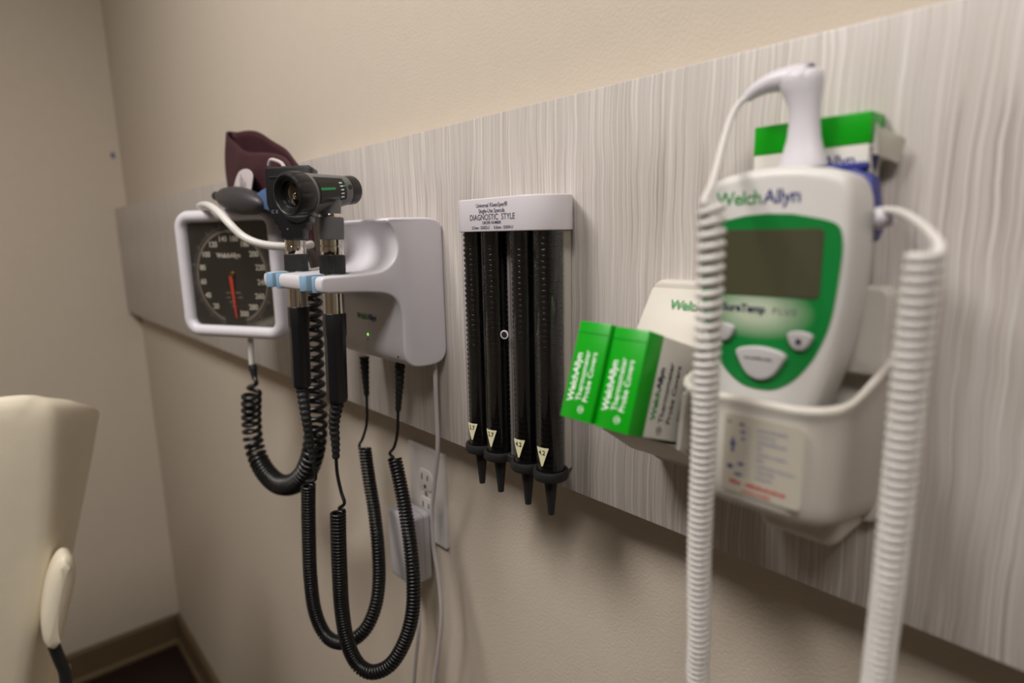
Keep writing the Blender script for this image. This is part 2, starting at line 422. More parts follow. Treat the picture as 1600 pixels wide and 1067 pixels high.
# ------------------------------------------------------------------ exam chair at the left edge
ch = thing('exam_chair', 'cream vinyl exam chair with rounded backrest at the left edge', 'exam chair', (-1.16, -0.62, 0))
front = spline([(-1.02, 1.20), (-0.98, 1.262), (-0.70, 1.268), (-0.42, 1.268), (-0.365, 1.256), (-0.346, 1.225), (-0.354, 1.15), (-0.372, 1.05), (-0.396, 0.95), (-0.425, 0.84), (-0.46, 0.70), (-0.49, 0.57), (-0.98, 0.56), (-1.02, 0.64)], 6, True)
rear = spline([(-1.04, 1.16), (-0.99, 1.205), (-0.70, 1.214), (-0.42, 1.214), (-0.32, 1.206), (-0.284, 1.190), (-0.288, 1.160), (-0.304, 1.10), (-0.330, 1.01), (-0.362, 0.90), (-0.39, 0.80), (-0.43, 0.68), (-0.99, 0.54), (-1.04, 0.62)], 6, True)
def seat_loop(t, ins, x):
    P_ = [(a.x*(1-t)+b_.x*t, a.y*(1-t)+b_.y*t) for a, b_ in zip(front, rear)]; P_ = [(-0.69+(a+0.69)*(1-ins/0.34), 0.91+(b_-0.91)*(1-ins/0.34)) for a, b_ in P_]
    return [Vector((x, p[0], p[1])) for p in P_]
MB().loft([seat_loop(1, .012, -1.254), seat_loop(1, .003, -1.250), seat_loop(1, 0, -1.245), seat_loop(.5, -.004, -1.17), seat_loop(.12, -.001, -1.110), seat_loop(0, .002, -1.098), seat_loop(0, .008, -1.091), seat_loop(0, .018, -1.087), seat_loop(0, .034, -1.085)]).build('backrest', 'vinyl_cream', ch, angle=60)
A = spline([(-1.0600, -0.3692, 1.0239), (-1.0600, -0.3591, 1.0117), (-1.0600, -0.3603, 0.9822), (-1.0600, -0.3744, 0.9362), (-1.0600, -0.3879, 0.8953), (-1.0600, -0.3993, 0.8842), (-1.0600, -0.4086, 0.9005), (-1.0600, -0.4059, 0.9405), (-1.0600, -0.3942, 0.9864), (-1.0600, -0.3817, 1.0147)], 5, True)
arm = round_prism(MB(), [(p.y, p.z) for p in A], (-1.10, 0, 0), (0, 1, 0), (0, 0, 1), (1, 0, 0), 0.05, 0.01, 0.018, 6).build('side_bolster', 'vinyl_cream', ch, angle=60)
MB().tube(spline([(-1.0700, -0.3981, 0.8866), (-1.0700, -0.3943, 0.8611), (-1.0700, -0.3909, 0.8376), (-1.0700, -0.3930, 0.8005)], 5), 0.008, 10).build('release_lever', 'black_matte', ch)
round_prism(MB(), rrect(0.62, 0.58, 0.06, 6, -1.50, -0.74), (0, 0, 0.46), (1, 0, 0), (0, 1, 0), (0, 0, 1), 0.13, 0.03, 0.045, 6).build('seat', 'vinyl_cream', ch, angle=60)
MB().lathe([(0.26, 0), (0.26, 0.03), (0.23, 0.045), (0.09, 0.06), (0.08, 0.44), (0.16, 0.47)], (-1.45, -0.74, 0), n=32).build('pedestal', 'metal_grey', ch)

# ------------------------------------------------------------------ wall outlet and power adapter
ol = thing('wall_outlet', 'off-white duplex wall outlet below the laminate panel', 'outlet', (-0.646, 0, 1.139))
round_prism(MB(), rrect(0.083, 0.131, 0.004, 3, -0.646, 1.139), (0, 0, 0), (1, 0, 0), (0, 0, 1), (0, -1, 0), 0.006, 0, 0.003, 3).build('plate', 'outlet_white', ol)
def outlet_face(z):
    f = round_prism(MB(), [(x, max(min(y, z+.0145), z-.0145)) for x, y in [( -0.646+.0175*math.cos(2*PI*k/28), z+.0175*math.sin(2*PI*k/28)) for k in range(28)]], (0, -0.005, 0), (1, 0, 0), (0, 0, 1), (0, -1, 0), 0.0025, 0, 0.0006, 2).build('receptacle', 'outlet_white', ol)
    for dx, w, hh in ((-.0064, .0022, .0085), (.0064, .0022, .0068)):
        MB().box((-0.646+dx, -0.0074, z+.004), (w, 0.0008, hh)).build('slot', 'outlet_dark', f)
    MB().lathe([(0.0027, 0), (0.0027, 0.0006)], (-0.646, -0.0072, z-.0085), (0, -1, 0), 14).build('ground_hole', 'outlet_dark', f)
outlet_face(1.1585); outlet_face(1.1195)
MB().lathe([(0.0032, 0), (0.0032, 0.0009)], (-0.646, -0.0060, 1.139), (0, -1, 0), 14).build('screw', 'metal_grey', ol)

ad = thing('power_adapter', 'light grey power adapter plugged into the wall outlet', 'power adapter', (-0.6635, -0.023, 1.02))
round_prism(MB(), rrect(0.055, 0.096, 0.006, 4, -0.6635, 1.069), (0, -0.0085, 0), (1, 0, 0), (0, 0, 1), (0, -1, 0), 0.033, 0.003, 0.005, 4).build('body', 'adapter_grey', ad)
MB().ring(rrect(0.0552, 0.0962, 0.006, 4, -0.6635, 1.069), rrect(0.0535, 0.0945, 0.006, 4, -0.6635, 1.069), (0, -0.019, 0), (1, 0, 0), (0, 0, 1), (0, -1, 0), 0.0008).build('seam', 'metal_grey', ad)
MB().lathe([(0.005, 0), (0.0045, -0.012), (0.003, -0.02)], (-0.650, -0.024, 1.0215), n=14).build('strain_relief', 'adapter_grey', ad)
cable = spline([(-0.650, -0.024, 1.003), (-0.6418, -0.0300, 0.9618), (-0.6550, -0.0300, 0.9015), (-0.6703, -0.0300, 0.8218), (-0.6731, -0.0300, 0.7360), (-0.6464, -0.0300, 0.7183), (-0.6216, -0.0300, 0.7930), (-0.6152, -0.0300, 0.8760), (-0.5984, -0.0300, 0.9425), (-0.5869, -0.0300, 1.0031), (-0.5901, -0.0300, 1.0546), (-0.5953, -0.0320, 1.0967), (-0.5917, -0.0340, 1.1412), (-0.5771, -0.0380, 1.1843), (-0.5611, -0.0420, 1.2335), (-0.5572, -0.0440, 1.2807), (-0.5537, -0.0460, 1.3225), (-0.5539, -0.0460, 1.3364)], 10)
MB().tube(cable, 0.0026, 8).build('cable', 'cable_white', ad)

# ------------------------------------------------------------------ wall transformer (holds the two instruments)
TX0, TX1 = -0.690, -0.5425
tr = thing('instrument_charger', 'white wall-mounted charging cradle holding two black diagnostic handles', 'charger', ((TX0+TX1)/2, -0.06, 1.336))
S = spline([(-.036, 1.354, 0), (-.0375, 1.3465, 0), (-.0425, 1.3400, 0), (-.0510, 1.3368, 0), (-.060, 1.3362, 0), (-.070, 1.3365, 0), (-.080, 1.3385, 0), (-.0875, 1.345, 0), (-.0905, 1.356, 0), (-.0905, 1.376, 0), (-.0908, 1.393, 0), (-.094, 1.4065, 0), (-.1015, 1.4150, 0), (-.113, 1.4190, 0), (-.135, 1.4215, 0), (-.160, 1.4226, 0), (-.170, 1.4232, 0), (-.1745, 1.4245, 0), (-.1762, 1.428, 0), (-.1766, 1.4320, 0), (-.1760, 1.4360, 0), (-.1738, 1.4385, 0), (-.166, 1.4394, 0), (-.145, 1.4396, 0), (-.120, 1.4407, 0), (-.1075, 1.4437, 0), (-.0975, 1.4515, 0), (-.0930, 1.4630, 0), (-.0940, 1.4750, 0), (-.0985, 1.4845, 0), (-.1022, 1.4888, 0)], 4)
S += spline([(-.1032, 1.4912, 0), (-.1010, 1.4932, 0), (-.094, 1.4938, 0), (-.060, 1.4942, 0), (-.047, 1.4930, 0), (-.039, 1.4890, 0), (-.036, 1.482, 0)], 4)
body = round_prism(MB(), [(p.x, p.y) for p in S], (TX0, 0, 0), (0, 1, 0), (0, 0, 1), (1, 0, 0), TX1-TX0, 0.0028, 0.0028, 4).build('body', 'white_plastic', None)
HANDLES = ((-0.572, -0.150), (-0.661, -0.150))
cut = []
for hx, hy in HANDLES:
    pl = [(hx+.0158*math.cos(a), hy+.0158*math.sin(a)) for a in [PI*k/14 for k in range(15)]] + [(hx-.0175, -0.19), (hx+.0175, -0.19)]
    cut.append(MB().prism(pl, (0, 0, 1.40), (1, 0, 0), (0, 1, 0), (0, 0, 1), 0.06))
me = boolean_cut(body, cut)
link_mesh('body', me, 'white_plastic', tr, angle=32)
for hx, hy in HANDLES:
    out = [(hx+.0157*math.cos(a), hy+.0157*math.sin(a)) for a in [PI*k/14 for k in range(15)]]
    inn = [(hx+.0116*math.cos(a), hy+.0116*math.sin(a)) for a in [PI*k/14 for k in range(15)]]
    poly = [(hx+.0166, -.1755), (hx+.0162, -.166)] + out + [(hx-.0162, -.166), (hx-.0166, -.1755), (hx-.0145, -.1790), (hx-.0098, -.1735), (hx-.0112, -.162)] + inn[::-1] + [(hx+.0112, -.162), (hx+.0098, -.1735), (hx+.0145, -.1790)]
    MB().prism(poly, (0, 0, 1.4235), (1, 0, 0), (0, 1, 0), (0, 0, 1), 0.0158).build('slot_liner', 'light_blue', tr, bevel=0.0009, seg=2)
logo(tr, (-0.642, -0.0912, 1.3835), (1, 0, 0), (0, 0, 1), 0.0098)
MB().lathe([(0.0016, 0), (0.0013, 0.0007)], (-0.619, -0.0905, 1.3665), (0, -1, 0), 12).build('indicator_light', 'led_green', tr)
text('symbol', 'o', 0.005, 'print_grey', tr, (-0.6195, -0.0911, 1.3600))
MB().lathe([(0.0011, 0), (0.0011, 0.0005)], (-0.556, -0.0905, 1.349), (0, -1, 0), 10).build('screw_hole', 'outlet_dark', tr)

# ------------------------------------------------------------------ the two handles
Z0 = 1.4395                                    # top of the cradle shelf
def ribbed(r0, r1, length, ribs):
    prof = []
    for k in range(ribs):
        t0 = k/ribs; t1 = (k+0.62)/ribs; t2 = (k+0.66)/ribs; t3 = (k+0.97)/ribs; R = lambda t: r0+(r1-r0)*t
        prof += [(R(t0), -length*t0), (R(t1), -length*t1), (R(t2)*0.82, -length*t2), (R(t3)*0.82, -length*t3)]
    return prof+[(r1, -length)]
def handle(root, grip_len):
    """handle parts in the root's own frame, origin at the shelf top on the handle axis"""
    n = 40
    kn = MB(); prof = [(0.0113, 0.0006), (0.0122, 0.0012), (0.0122, 0.0182), (0.0113, 0.0190)]
    vs = []
    for r, h in prof: vs.append([Vector(((r+(0.0004 if k % 2 else 0))*math.cos(2*PI*k/64), (r+(0.0004 if k % 2 else 0))*math.sin(2*PI*k/64), h)) for k in range(64)])
    kn.loft(vs).build('grip_collar', 'black_satin', root, world=False, angle=20)
    MB().lathe([(0.0106, 0.0185), (0.0111, 0.0192), (0.0111, 0.0268), (0.0103, 0.0272), (0.0103, 0.0282), (0.0110, 0.0286), (0.0110, 0.0338), (0.0104, 0.0345)], n=n).build('chrome_neck', 'chrome', root, world=False)
    MB().lathe([(0.0102, 0.001), (0.0102, -0.0395)], n=n).build('chrome_barrel', 'chrome', root, world=False)
    MB().lathe([(0.0103, -0.0385), (0.0117, -0.0392), (0.0117, -0.060), (0.0108, -0.064), (0.0107, -grip_len+0.004), (0.0098, -grip_len), (0.006, -grip_len-0.001)], n=8, ref=(math.cos(.3), math.sin(.3), 0)).build('grip', 'black_plastic', root, world=False, bevel=0.0008, seg=2, angle=25)
TILT = math.radians(-2.2)
ot = thing('otoscope', 'black otoscope with round eyepiece in the front slot of the white charger', 'otoscope', (HANDLES[0][0], HANDLES[0][1], Z0), (TILT, 0, 0))
handle(ot, 0.130)
MB().lathe([(0.0105, 0.0335), (0.0121, 0.0342), (0.0124, 0.0545), (0.0116, 0.0552)], n=40).build('sleeve', 'graphite', ot, world=False)
MB().lathe([(0.0118, 0.0550), (0.0121, 0.0553), (0.0121, 0.0582), (0.0118, 0.0586)], n=40).build('chrome_ring', 'chrome', ot, world=False)
AX = Vector((0.290, -0.957, -0.14)).normalized(); HC = Vector((0.0, -0.010, 0.0785)); SIDE = Vector((0, 0, 1)).cross(AX).normalized(); UPH = AX.cross(SIDE)
hd = MB().lathe([(0.0128, -0.0305), (0.0146, -0.0295), (0.0160, -0.0150), (0.0176, 0.0040), (0.0194, 0.0200), (0.0186, 0.0212)], HC, AX, 48, ref=SIDE).build('head', 'graphite', ot, world=False)
MB().lathe([(0.0117, 0.0584), (0.0119, 0.0640), (0.0128, 0.0720), (0.013, 0.080)], (0, -0.002, 0), n=36).build('head_neck', 'graphite', ot, world=False)
MB().lathe([(0.0105, -0.0440), (0.0132, -0.0432), (0.0143, -0.0415), (0.0143, -0.0302), (0.0134, -0.0292)], HC, AX, 40, ref=SIDE).build('tip_collar', 'black_plastic', ot, world=False, bevel=0.0004, seg=2)
MB().lathe([(0.0046, -0.0445), (0.0040, -0.050), (0.0015, -0.053)], HC, AX, 20, ref=SIDE).build('tip_mount', 'metal_grey', ot, world=False)
ey = MB(); loops = []
for r, h in [(0.0182, 0.0205), (0.0199, 0.0214), (0.0209, 0.0250), (0.0210, 0.0320), (0.0202, 0.0366), (0.0188, 0.0386), (0.0174, 0.0392), (0.0167, 0.0382), (0.0158, 0.0382), (0.0153, 0.0370), (0.0144, 0.0370), (0.0139, 0.0358), (0.0128, 0.0358), (0.0118, 0.0318), (0.0095, 0.0314)]:
    loops.append([HC+AX*h+(SIDE*math.cos(2*PI*k/72)+UPH*math.sin(2*PI*k/72))*(r-(0.0007 if (k % 6 == 0 and 0.0240 < h < 0.0370 and r > 0.0195) else 0)) for k in range(72)])
ep = ey.loft(loops).build('eyepiece', 'black_plastic', ot, world=False, angle=30)
MB().lathe([(0.0100, 0.0312), (0.0096, 0.0326), (0.005, 0.0340), (0.0008, 0.0344)], HC, AX, 32, ref=SIDE).build('lens', 'lens_glass', ep, world=False)
MB().lathe([(0.0030, 0.0), (0.0026, 0.0012), (0.0008, 0.0018)], HC+AX*0.0336+SIDE*0.0045-UPH*0.0015, AX, 12).build('lamp_tip', 'lens_bright', ep, world=False)
def side_patch(h0, h1, a0, a1, lift, material, name, parent, na=10):
    """piece of the barrel surface between two heights and two angles, raised by lift"""
    R = lambda h: 0.0160+(0.0186-0.0160)*(h+0.0150)/0.0270+lift
    pos = lambda h, a, k: HC+AX*h+(SIDE*math.cos(a)+UPH*math.sin(a))*(R(h)-k)
    m = MB(); vs = []; fs = []
    A_ = [a0+(a1-a0)*i/na for i in range(na+1)]
    for k in (0, 0.0016+lift):
        for h in (h0, h1): vs += [pos(h, a, k) for a in A_]
    n1 = na+1
    for i in range(na):
        fs += [(i, i+1, n1+i+1, n1+i), (2*n1+i, 3*n1+i, 3*n1+i+1, 2*n1+i+1), (i, 2*n1+i, 2*n1+i+1, i+1), (n1+i, n1+i+1, 3*n1+i+1, 3*n1+i)]
    fs += [(0, n1, 3*n1, 2*n1), (na, 2*n1+na, 3*n1+na, n1+na)]
    return m.add(vs, fs).build(name, material, parent, world=False, angle=30)
SD = math.radians
a_mid = SD(15)
side_patch(-0.0200, 0.0175, SD(-32), SD(50), 0.00010, 'black_matte', 'focus_window', ot)
fw = side_patch(-0.0105, 0.0152, SD(-28), SD(38), 0.00028, 'black_gloss', 'focus_wheel', ot)
side_patch(-0.0045, 0.0148, SD(6), SD(13), 0.00045, 'green_mark', 'green_line', fw, 3)
for k in range(5): side_patch(-0.0160, -0.0120, SD(-22+12*k), SD(-17.5+12*k), 0.0004, 'print_white', 'scale_mark', fw, 2)
side_patch(-0.0192, -0.0172, SD(14), SD(21), 0.0004, 'green_mark', 'green_dot', fw, 2)
MB().lathe([(0.0024, 0.0), (0.0022, 0.0006), (0.0010, 0.0006)], HC-AX*0.0255+(SIDE*math.cos(SD(12))+UPH*math.sin(SD(12)))*0.0152, SIDE*math.cos(SD(12))+UPH*math.sin(SD(12)), 16).build('port', 'black_gloss', ot, world=False)

op = thing('ophthalmoscope', 'black flat-headed ophthalmoscope in the rear charger slot, partly behind the otoscope', 'ophthalmoscope', (HANDLES[1][0], HANDLES[1][1], Z0), (TILT, 0, 0))
handle(op, 0.130)
UO = Vector((0.62, 0.785, 0)).normalized(); WO = Vector((0, 0, 1)).cross(UO)*-1
prof = [(-0.0250, 0.0720), (-0.0255, 0.1075), (-0.0240, 0.1100), (0.0200, 0.1125), (0.0245, 0.1090), (0.0250, 0.0700), (0.0225, 0.0600), (0.0200, 0.0585), (0.0195, 0.0530), (0.0165, 0.0510), (0.0160, 0.0460), (0.0120, 0.0440), (0.0118, 0.0350), (-0.0115, 0.0350), (-0.0118, 0.0430), (-0.0140, 0.0445), (-0.0150, 0.0490), (-0.0175, 0.0505), (-0.0190, 0.0560), (-0.0215, 0.0575), (-0.0225, 0.0630)]
round_prism(MB(), prof, UO.cross(Vector((0, 0, 1)))*-0.012, UO, (0, 0, 1), UO.cross(Vector((0, 0, 1))), 0.024, 0.0022, 0.0022, 3).build('head', 'black_plastic', op, world=False, angle=30)
NO = UO.cross(Vector((0, 0, 1)))
MB().prism([(-0.021, 0.0985), (0.021, 0.1010), (0.021, 0.1030), (-0.021, 0.1005)], NO*0.0119, UO, (0, 0, 1), NO, 0.0009).build('brow_rest_rib', 'black_satin', op, world=False)
MB().lathe([(0.014, 0), (0.014, 0.002), (0.012, 0.003)], NO*0.012+Vector((0, 0, 0.066))+UO*0.006, NO, 32).build('lens_wheel', 'black_satin', op, world=False)
text('lettering', 'C E', 0.0048, 'print_grey', op, NO*0.0121+UO*-0.0165+Vector((0, 0, 0.0620)), UO, (0, 0, 1), world=False)
MB().lathe([(0.0012, 0), (0.0010, 0.0006)], NO*0.012+UO*-0.004+Vector((0, 0, 0.0455)), NO, 10).build('screw', 'metal_grey', op, world=False)

def handle_cord(root, relief_path, thin1, coil_path, thin2, relief2, R=0.0070, wr=0.00185, pitch=0.0040):
    pts = resample(spline(relief_path, 12), 0.0016); m = len(pts)
    MB().tube(pts, [(0.0072+(0.0040-0.0072)*i/(m-1))*(1.0 if (i//2) % 2 else 0.86) for i in range(m)], 12).build('strain_relief', 'black_matte', root, angle=25)
    hx = helix(spline(coil_path, 12), R, pitch)
    line = spline(thin1+[hx[0]], 8)+hx[1:-1]+spline([hx[-1]]+thin2, 8)
    MB().tube(line, wr, 7).build('coiled_cord', 'cord_black', root, angle=60)
    pts = resample(spline(relief2, 12), 0.0016); m = len(pts)
    MB().tube(pts, [(0.0034+(0.0062-0.0034)*i/(m-1))*(1.0 if (i//2) % 2 else 0.86) for i in range(m)], 12).build('strain_relief', 'black_matte', root, angle=25)
def bottom(root, d=0.130): return tuple(world_matrix(root) @ Vector((0, 0, -d)))
handle_cord(ot, [bottom(ot), (-0.5792, -0.1570, 1.2863), (-0.5796, -0.1570, 1.2653), (-0.5811, -0.1570, 1.2467)],
    [Vector((-0.5806, -0.1570, 1.2496)), Vector((-0.5808, -0.1570, 1.2297)), Vector((-0.5747, -0.1570, 1.2115)), Vector((-0.5690, -0.1570, 1.2004)), Vector((-0.5758, -0.1600, 1.1934))],
    [(-0.5864, -0.1570, 1.1844), (-0.5909, -0.1570, 1.1454), (-0.5985, -0.1550, 1.1032), (-0.6112, -0.1500, 1.0554), (-0.6152, -0.1450, 1.0098), (-0.6139, -0.1350, 0.9749), (-0.5959, -0.1250, 0.9679), (-0.5790, -0.1100, 0.9796), (-0.5696, -0.0950, 1.0064), (-0.5657, -0.0850, 1.0393), (-0.5707, -0.0780, 1.0750), (-0.5833, -0.0720, 1.1165), (-0.5984, -0.0680, 1.1585), (-0.6125, -0.0660, 1.1942), (-0.6211, -0.0650, 1.2126)],
    [Vector((-0.6296, -0.0660, 1.2155)), Vector((-0.6179, -0.0660, 1.2267)), Vector((-0.6085, -0.0660, 1.2473)), Vector((-0.6042, -0.0660, 1.2757))],
    [(-0.6043, -0.0660, 1.2741), (-0.5981, -0.0660, 1.3075), (-0.5942, -0.0660, 1.3330)])
handle_cord(op, [bottom(op), (-0.6513, -0.1570, 1.2778), (-0.6489, -0.1560, 1.2479), (-0.6471, -0.1550, 1.2236)],
    [Vector((-0.6465, -0.1550, 1.2269)), Vector((-0.6447, -0.1540, 1.2117)), Vector((-0.6483, -0.1540, 1.2013)), Vector((-0.6711, -0.1540, 1.1929))],
    [(-0.6783, -0.1500, 1.1847), (-0.6853, -0.1500, 1.1479), (-0.6918, -0.1500, 1.1034), (-0.6966, -0.1500, 1.0583), (-0.7058, -0.1450, 1.0073), (-0.7049, -0.1370, 0.9720), (-0.6877, -0.1300, 0.9619), (-0.6638, -0.1200, 0.9696), (-0.6494, -0.1050, 0.9859), (-0.6474, -0.0900, 1.0103), (-0.6519, -0.0800, 1.0396), (-0.6576, -0.0750, 1.0797), (-0.6708, -0.0700, 1.1260), (-0.6829, -0.0680, 1.1655), (-0.6933, -0.0660, 1.2057)],
    [Vector((-0.7069, -0.0660, 1.2075)), Vector((-0.6967, -0.0660, 1.2187)), Vector((-0.6835, -0.0660, 1.2424)), Vector((-0.6785, -0.0660, 1.2812))],
    [(-0.6788, -0.0660, 1.2787), (-0.6791, -0.0660, 1.3018), (-0.6788, -0.0660, 1.3296)])

# ------------------------------------------------------------------ wall blood pressure gauge
GA = math.radians(27)
GZ = 1.4255
bp_ = thing('blood_pressure_gauge', 'square white-framed dial blood pressure gauge with black face', 'pressure gauge', (-0.945, -0.130, GZ), (0, 0, GA))
GW, GH = 0.192, 0.187
# parts in the gauge's own frame: x right, y into the wall, z up
bz = MB(); loops = []
for off, rr, y in ((0.006, 0.020, 0.030), (0.0, 0.026, 0.022), (0.0, 0.026, -0.006), (0.0025, 0.024, -0.011), (0.008, 0.020, -0.0135), (0.0135, 0.015, -0.012), (0.0165, 0.012, -0.008), (0.0175, 0.011, -0.001)):
    loops.append([Vector((p[0], y, p[1])) for p in rrect(GW-2*off, GH-2*off, rr, 8)])
bz.loft(loops, True, True).build('bezel', 'white_plastic', bp_, world=False, angle=50)
MB().prism(rrect(GW-0.036, GH-0.036, 0.010, 6), (0, -0.0012, 0), (1, 0, 0), (0, 0, 1), (0, -1, 0), 0.0010).build('dial', 'dial_face', bp_, world=False)
dc = Vector((0.0, 0, -0.004)); DR = 0.0690
def arc_ring(r0, r1, a0, a1, y, material, name, n=64):
    m = MB(); poly = [(dc.x+r1*math.sin(a), dc.z+r1*math.cos(a)) for a in [a0+(a1-a0)*k/n for k in range(n+1)]] + [(dc.x+r0*math.sin(a), dc.z+r0*math.cos(a)) for a in [a1-(a1-a0)*k/n for k in range(n+1)]]
    vs = [(x, y, z) for x, z in poly]; N = n+1
    fs = [(i, i+1, 2*N-2-i, 2*N-1-i) for i in range(n)]
    return m.add(vs+[(x, y+0.0004, z) for x, z in poly], fs+[tuple(j+2*N for j in f) for f in fs]).build(name, material, bp_, world=False, smooth=False)
arc_ring(DR-0.0045, DR-0.0005, math.radians(-162), math.radians(162), -0.0025, 'dial_mark', 'scale_ring')
tk = MB()
for k in range(151):
    a = math.radians(-162+324*k/150); L = 0.0085 if k % 10 == 0 else (0.0062 if k % 5 == 0 else 0.0042); w = 0.0007 if k % 10 == 0 else 0.00035
    d = Vector((math.sin(a), 0, math.cos(a))); s = Vector((math.cos(a), 0, -math.sin(a)))
    p0 = dc+d*(DR+0.0008)+Vector((0, -0.0024, 0)); tk.prism([(-w, 0), (w, 0), (w, L), (-w, L)], p0, s, d, (0, -1, 0), 0.0002)
stuff(tk.build('scale_ticks', 'dial_mark', bp_, world=False, smooth=False))
for k in range(1, 16):
    a = math.radians(-162+324*k/15.0*1.0); r = DR-0.0125
    text('dial_number', str(20*k), 0.0112, 'dial_number', bp_, dc+Vector((r*math.sin(a), -0.0026, r*math.cos(a)-0.0037)), world=False, bold=0.00035)
text('lettering', 'WelchAllyn', 0.0096, 'dial_number', bp_, dc+Vector((-0.002, -0.0026, 0.0285)), world=False, bold=0.0004)
tx = MB()
for i, (w, z) in enumerate((((.012, .012), -0.0245), ((.008, .008, .008), -0.0312), ((.014,), -0.0380), ((.004, .003), -0.0445))):
    bars(tx, dc+Vector((-sum(w)/2-0.002, -0.0024, z)), (1, 0, 0), (0, 0, 1), w, 0.0034, 0.002, i)
tx.build('fine_print', 'dial_mark', bp_, world=False, smooth=False)
nd = MB(); na = math.radians(176); d = Vector((math.sin(na), 0, math.cos(na))); s = Vector((math.cos(na), 0, -math.sin(na)))
nd.prism([(-0.0032, -0.002), (0.0032, -0.002), (0.0013, 0.060), (-0.0013, 0.060)], dc+Vector((0, -0.0042, 0)), s, d, (0, -1, 0), 0.0007)
nd.build('needle', 'needle_red', bp_, world=False, smooth=False)
MB().lathe([(0.0045, 0), (0.0045, 0.0025), (0.003, 0.0035)], dc+Vector((0.003, -0.0026, 0.004)), (0, -1, 0), 20).build('hub', 'brass', bp_, world=False)
MB().prism(rrect(GW-0.037, GH-0.037, 0.010, 6), (0, -0.0066, 0), (1, 0, 0), (0, 0, 1), (0, -1, 0), 0.0010).build('glass', 'dial_glass', bp_, world=False)
gw = world_matrix(bp_)
hs = MB()
hp = [gw @ Vector((x, 0.025, 0)) for x in (-0.055, 0.055)]
hs.add([(hp[0].x, hp[0].y, GZ-0.08), (hp[1].x, hp[1].y, GZ-0.08), (hp[1].x-0.02, P_Y, GZ-0.08), (hp[0].x-0.03, P_Y, GZ-0.08), (hp[0].x, hp[0].y, GZ+0.02), (hp[1].x, hp[1].y, GZ+0.02), (hp[1].x-0.02, P_Y, GZ+0.03), (hp[0].x-0.03, P_Y, GZ+0.03)], [(0, 1, 2, 3), (4, 5, 6, 7), (0, 1, 5, 4), (1, 2, 6, 5), (2, 3, 7, 6), (3, 0, 4, 7)])
hs.build('mount_housing', 'white_plastic', bp_, bevel=0.005)
MB().tube(spline([(-0.9308, -0.1180, 1.3382), (-0.9349, -0.1180, 1.3134), (-0.9367, -0.1180, 1.2865)], 6), 0.0042, 12).build('outlet_tube', 'tube_white', bp_)
MB().tube(spline([(-0.9362, -0.1180, 1.2886), (-0.9332, -0.1180, 1.2791), (-0.9308, -0.1180, 1.2676)], 4), [0.0058, 0.0058, 0.0062, 0.0062, 0.005, 0.005, 0.0045, 0.004, 0.004], 12).build('connector', 'black_matte', bp_)
coil = spline([(-0.9518, -0.1180, 1.2418), (-0.9641, -0.1180, 1.1970), (-0.9640, -0.1180, 1.1548), (-0.9382, -0.1170, 1.1244), (-0.8879, -0.1150, 1.1137), (-0.8343, -0.1130, 1.1265), (-0.7889, -0.1110, 1.1538), (-0.7598, -0.1090, 1.1889), (-0.7478, -0.1070, 1.2243), (-0.7468, -0.1050, 1.2546), (-0.7511, -0.1030, 1.2879), (-0.7511, -0.1020, 1.3218), (-0.7467, -0.1020, 1.3559), (-0.7451, -0.1010, 1.3971), (-0.7421, -0.1010, 1.4335)], 12)
hx = helix(coil, 0.0122, 0.01, 14, pitch_of=lambda u: 0.0120 if u < 0.12 else (0.0120-0.0035*min(1, (u-0.12)/0.1) if u < 0.4 else (0.0085 if u < 0.52 else min(0.0135, 0.0085+0.03*(u-0.52)))))
MB().tube(spline([(-0.9303, -0.1180, 1.2697), (-0.9273, -0.1180, 1.2602), (-0.9645, -0.1180, 1.2477), hx[0]], 6)+hx[1:-1]+spline([hx[-1], (-0.7438, -0.1000, 1.4470), (-0.7484, -0.0980, 1.4572)], 6), 0.0034, 8).build('coiled_hose', 'cord_black', bp_, angle=60)

# ------------------------------------------------------------------ maroon cuff, bulb and hose behind the gauge
cf = thing('pressure_cuff', 'folded maroon blood pressure cuff tucked behind the dial gauge', 'cuff', (-0.90, -0.085, 1.47))
rim = spline([(-1.0867, -0.0750, 1.6488), (-0.9765, -0.0980, 1.6149), (-0.9077, -0.1060, 1.5967), (-0.8454, -0.1060, 1.5890), (-0.8010, -0.1000, 1.5806), (-0.7728, -0.0950, 1.5585), (-0.7691, -0.0880, 1.5412), (-0.8067, -0.0720, 1.5626), (-0.8727, -0.0600, 1.5951), (-0.9529, -0.0520, 1.6221), (-1.0208, -0.0500, 1.6443), (-1.0854, -0.0560, 1.6513)], 6, True)
low = spline([(-1.0722, -0.0880, 1.5301), (-0.9790, -0.1060, 1.5235), (-0.9174, -0.1100, 1.5198), (-0.8583, -0.1080, 1.5163), (-0.8074, -0.1040, 1.5067), (-0.7744, -0.0980, 1.4757), (-0.7445, -0.0920, 1.4594), (-0.7697, -0.0780, 1.4621), (-0.8457, -0.0660, 1.4819), (-0.9426, -0.0560, 1.5120), (-1.0352, -0.0560, 1.5257), (-1.0963, -0.0640, 1.5315)], 6, True)
n = len(rim); cen = sum(rim, Vector())/n; loops = []
for j in range(13):
    t = j/12.0; L = []
    for k in range(n):
        p = rim[k].lerp(low[k], t); cc = cen.lerp(sum(low, Vector())/n, t)
        bul = 0.10*math.sin(PI*min(1, t*1.3))+0.03*math.sin(9*k/n*2*PI+5*t)
        q = Vector((cc.x+(p.x-cc.x)*(1+bul*0.5), cc.y+(p.y-cc.y)*(1+bul), p.z)); L.append(q)
    loops.append(L)
cu = MB().loft(loops, False, True).build('wrap', 'maroon', cf, angle=70)
sm = cu.modifiers.new('thickness', 'SOLIDIFY'); sm.thickness = 0.003; sm.offset = -1
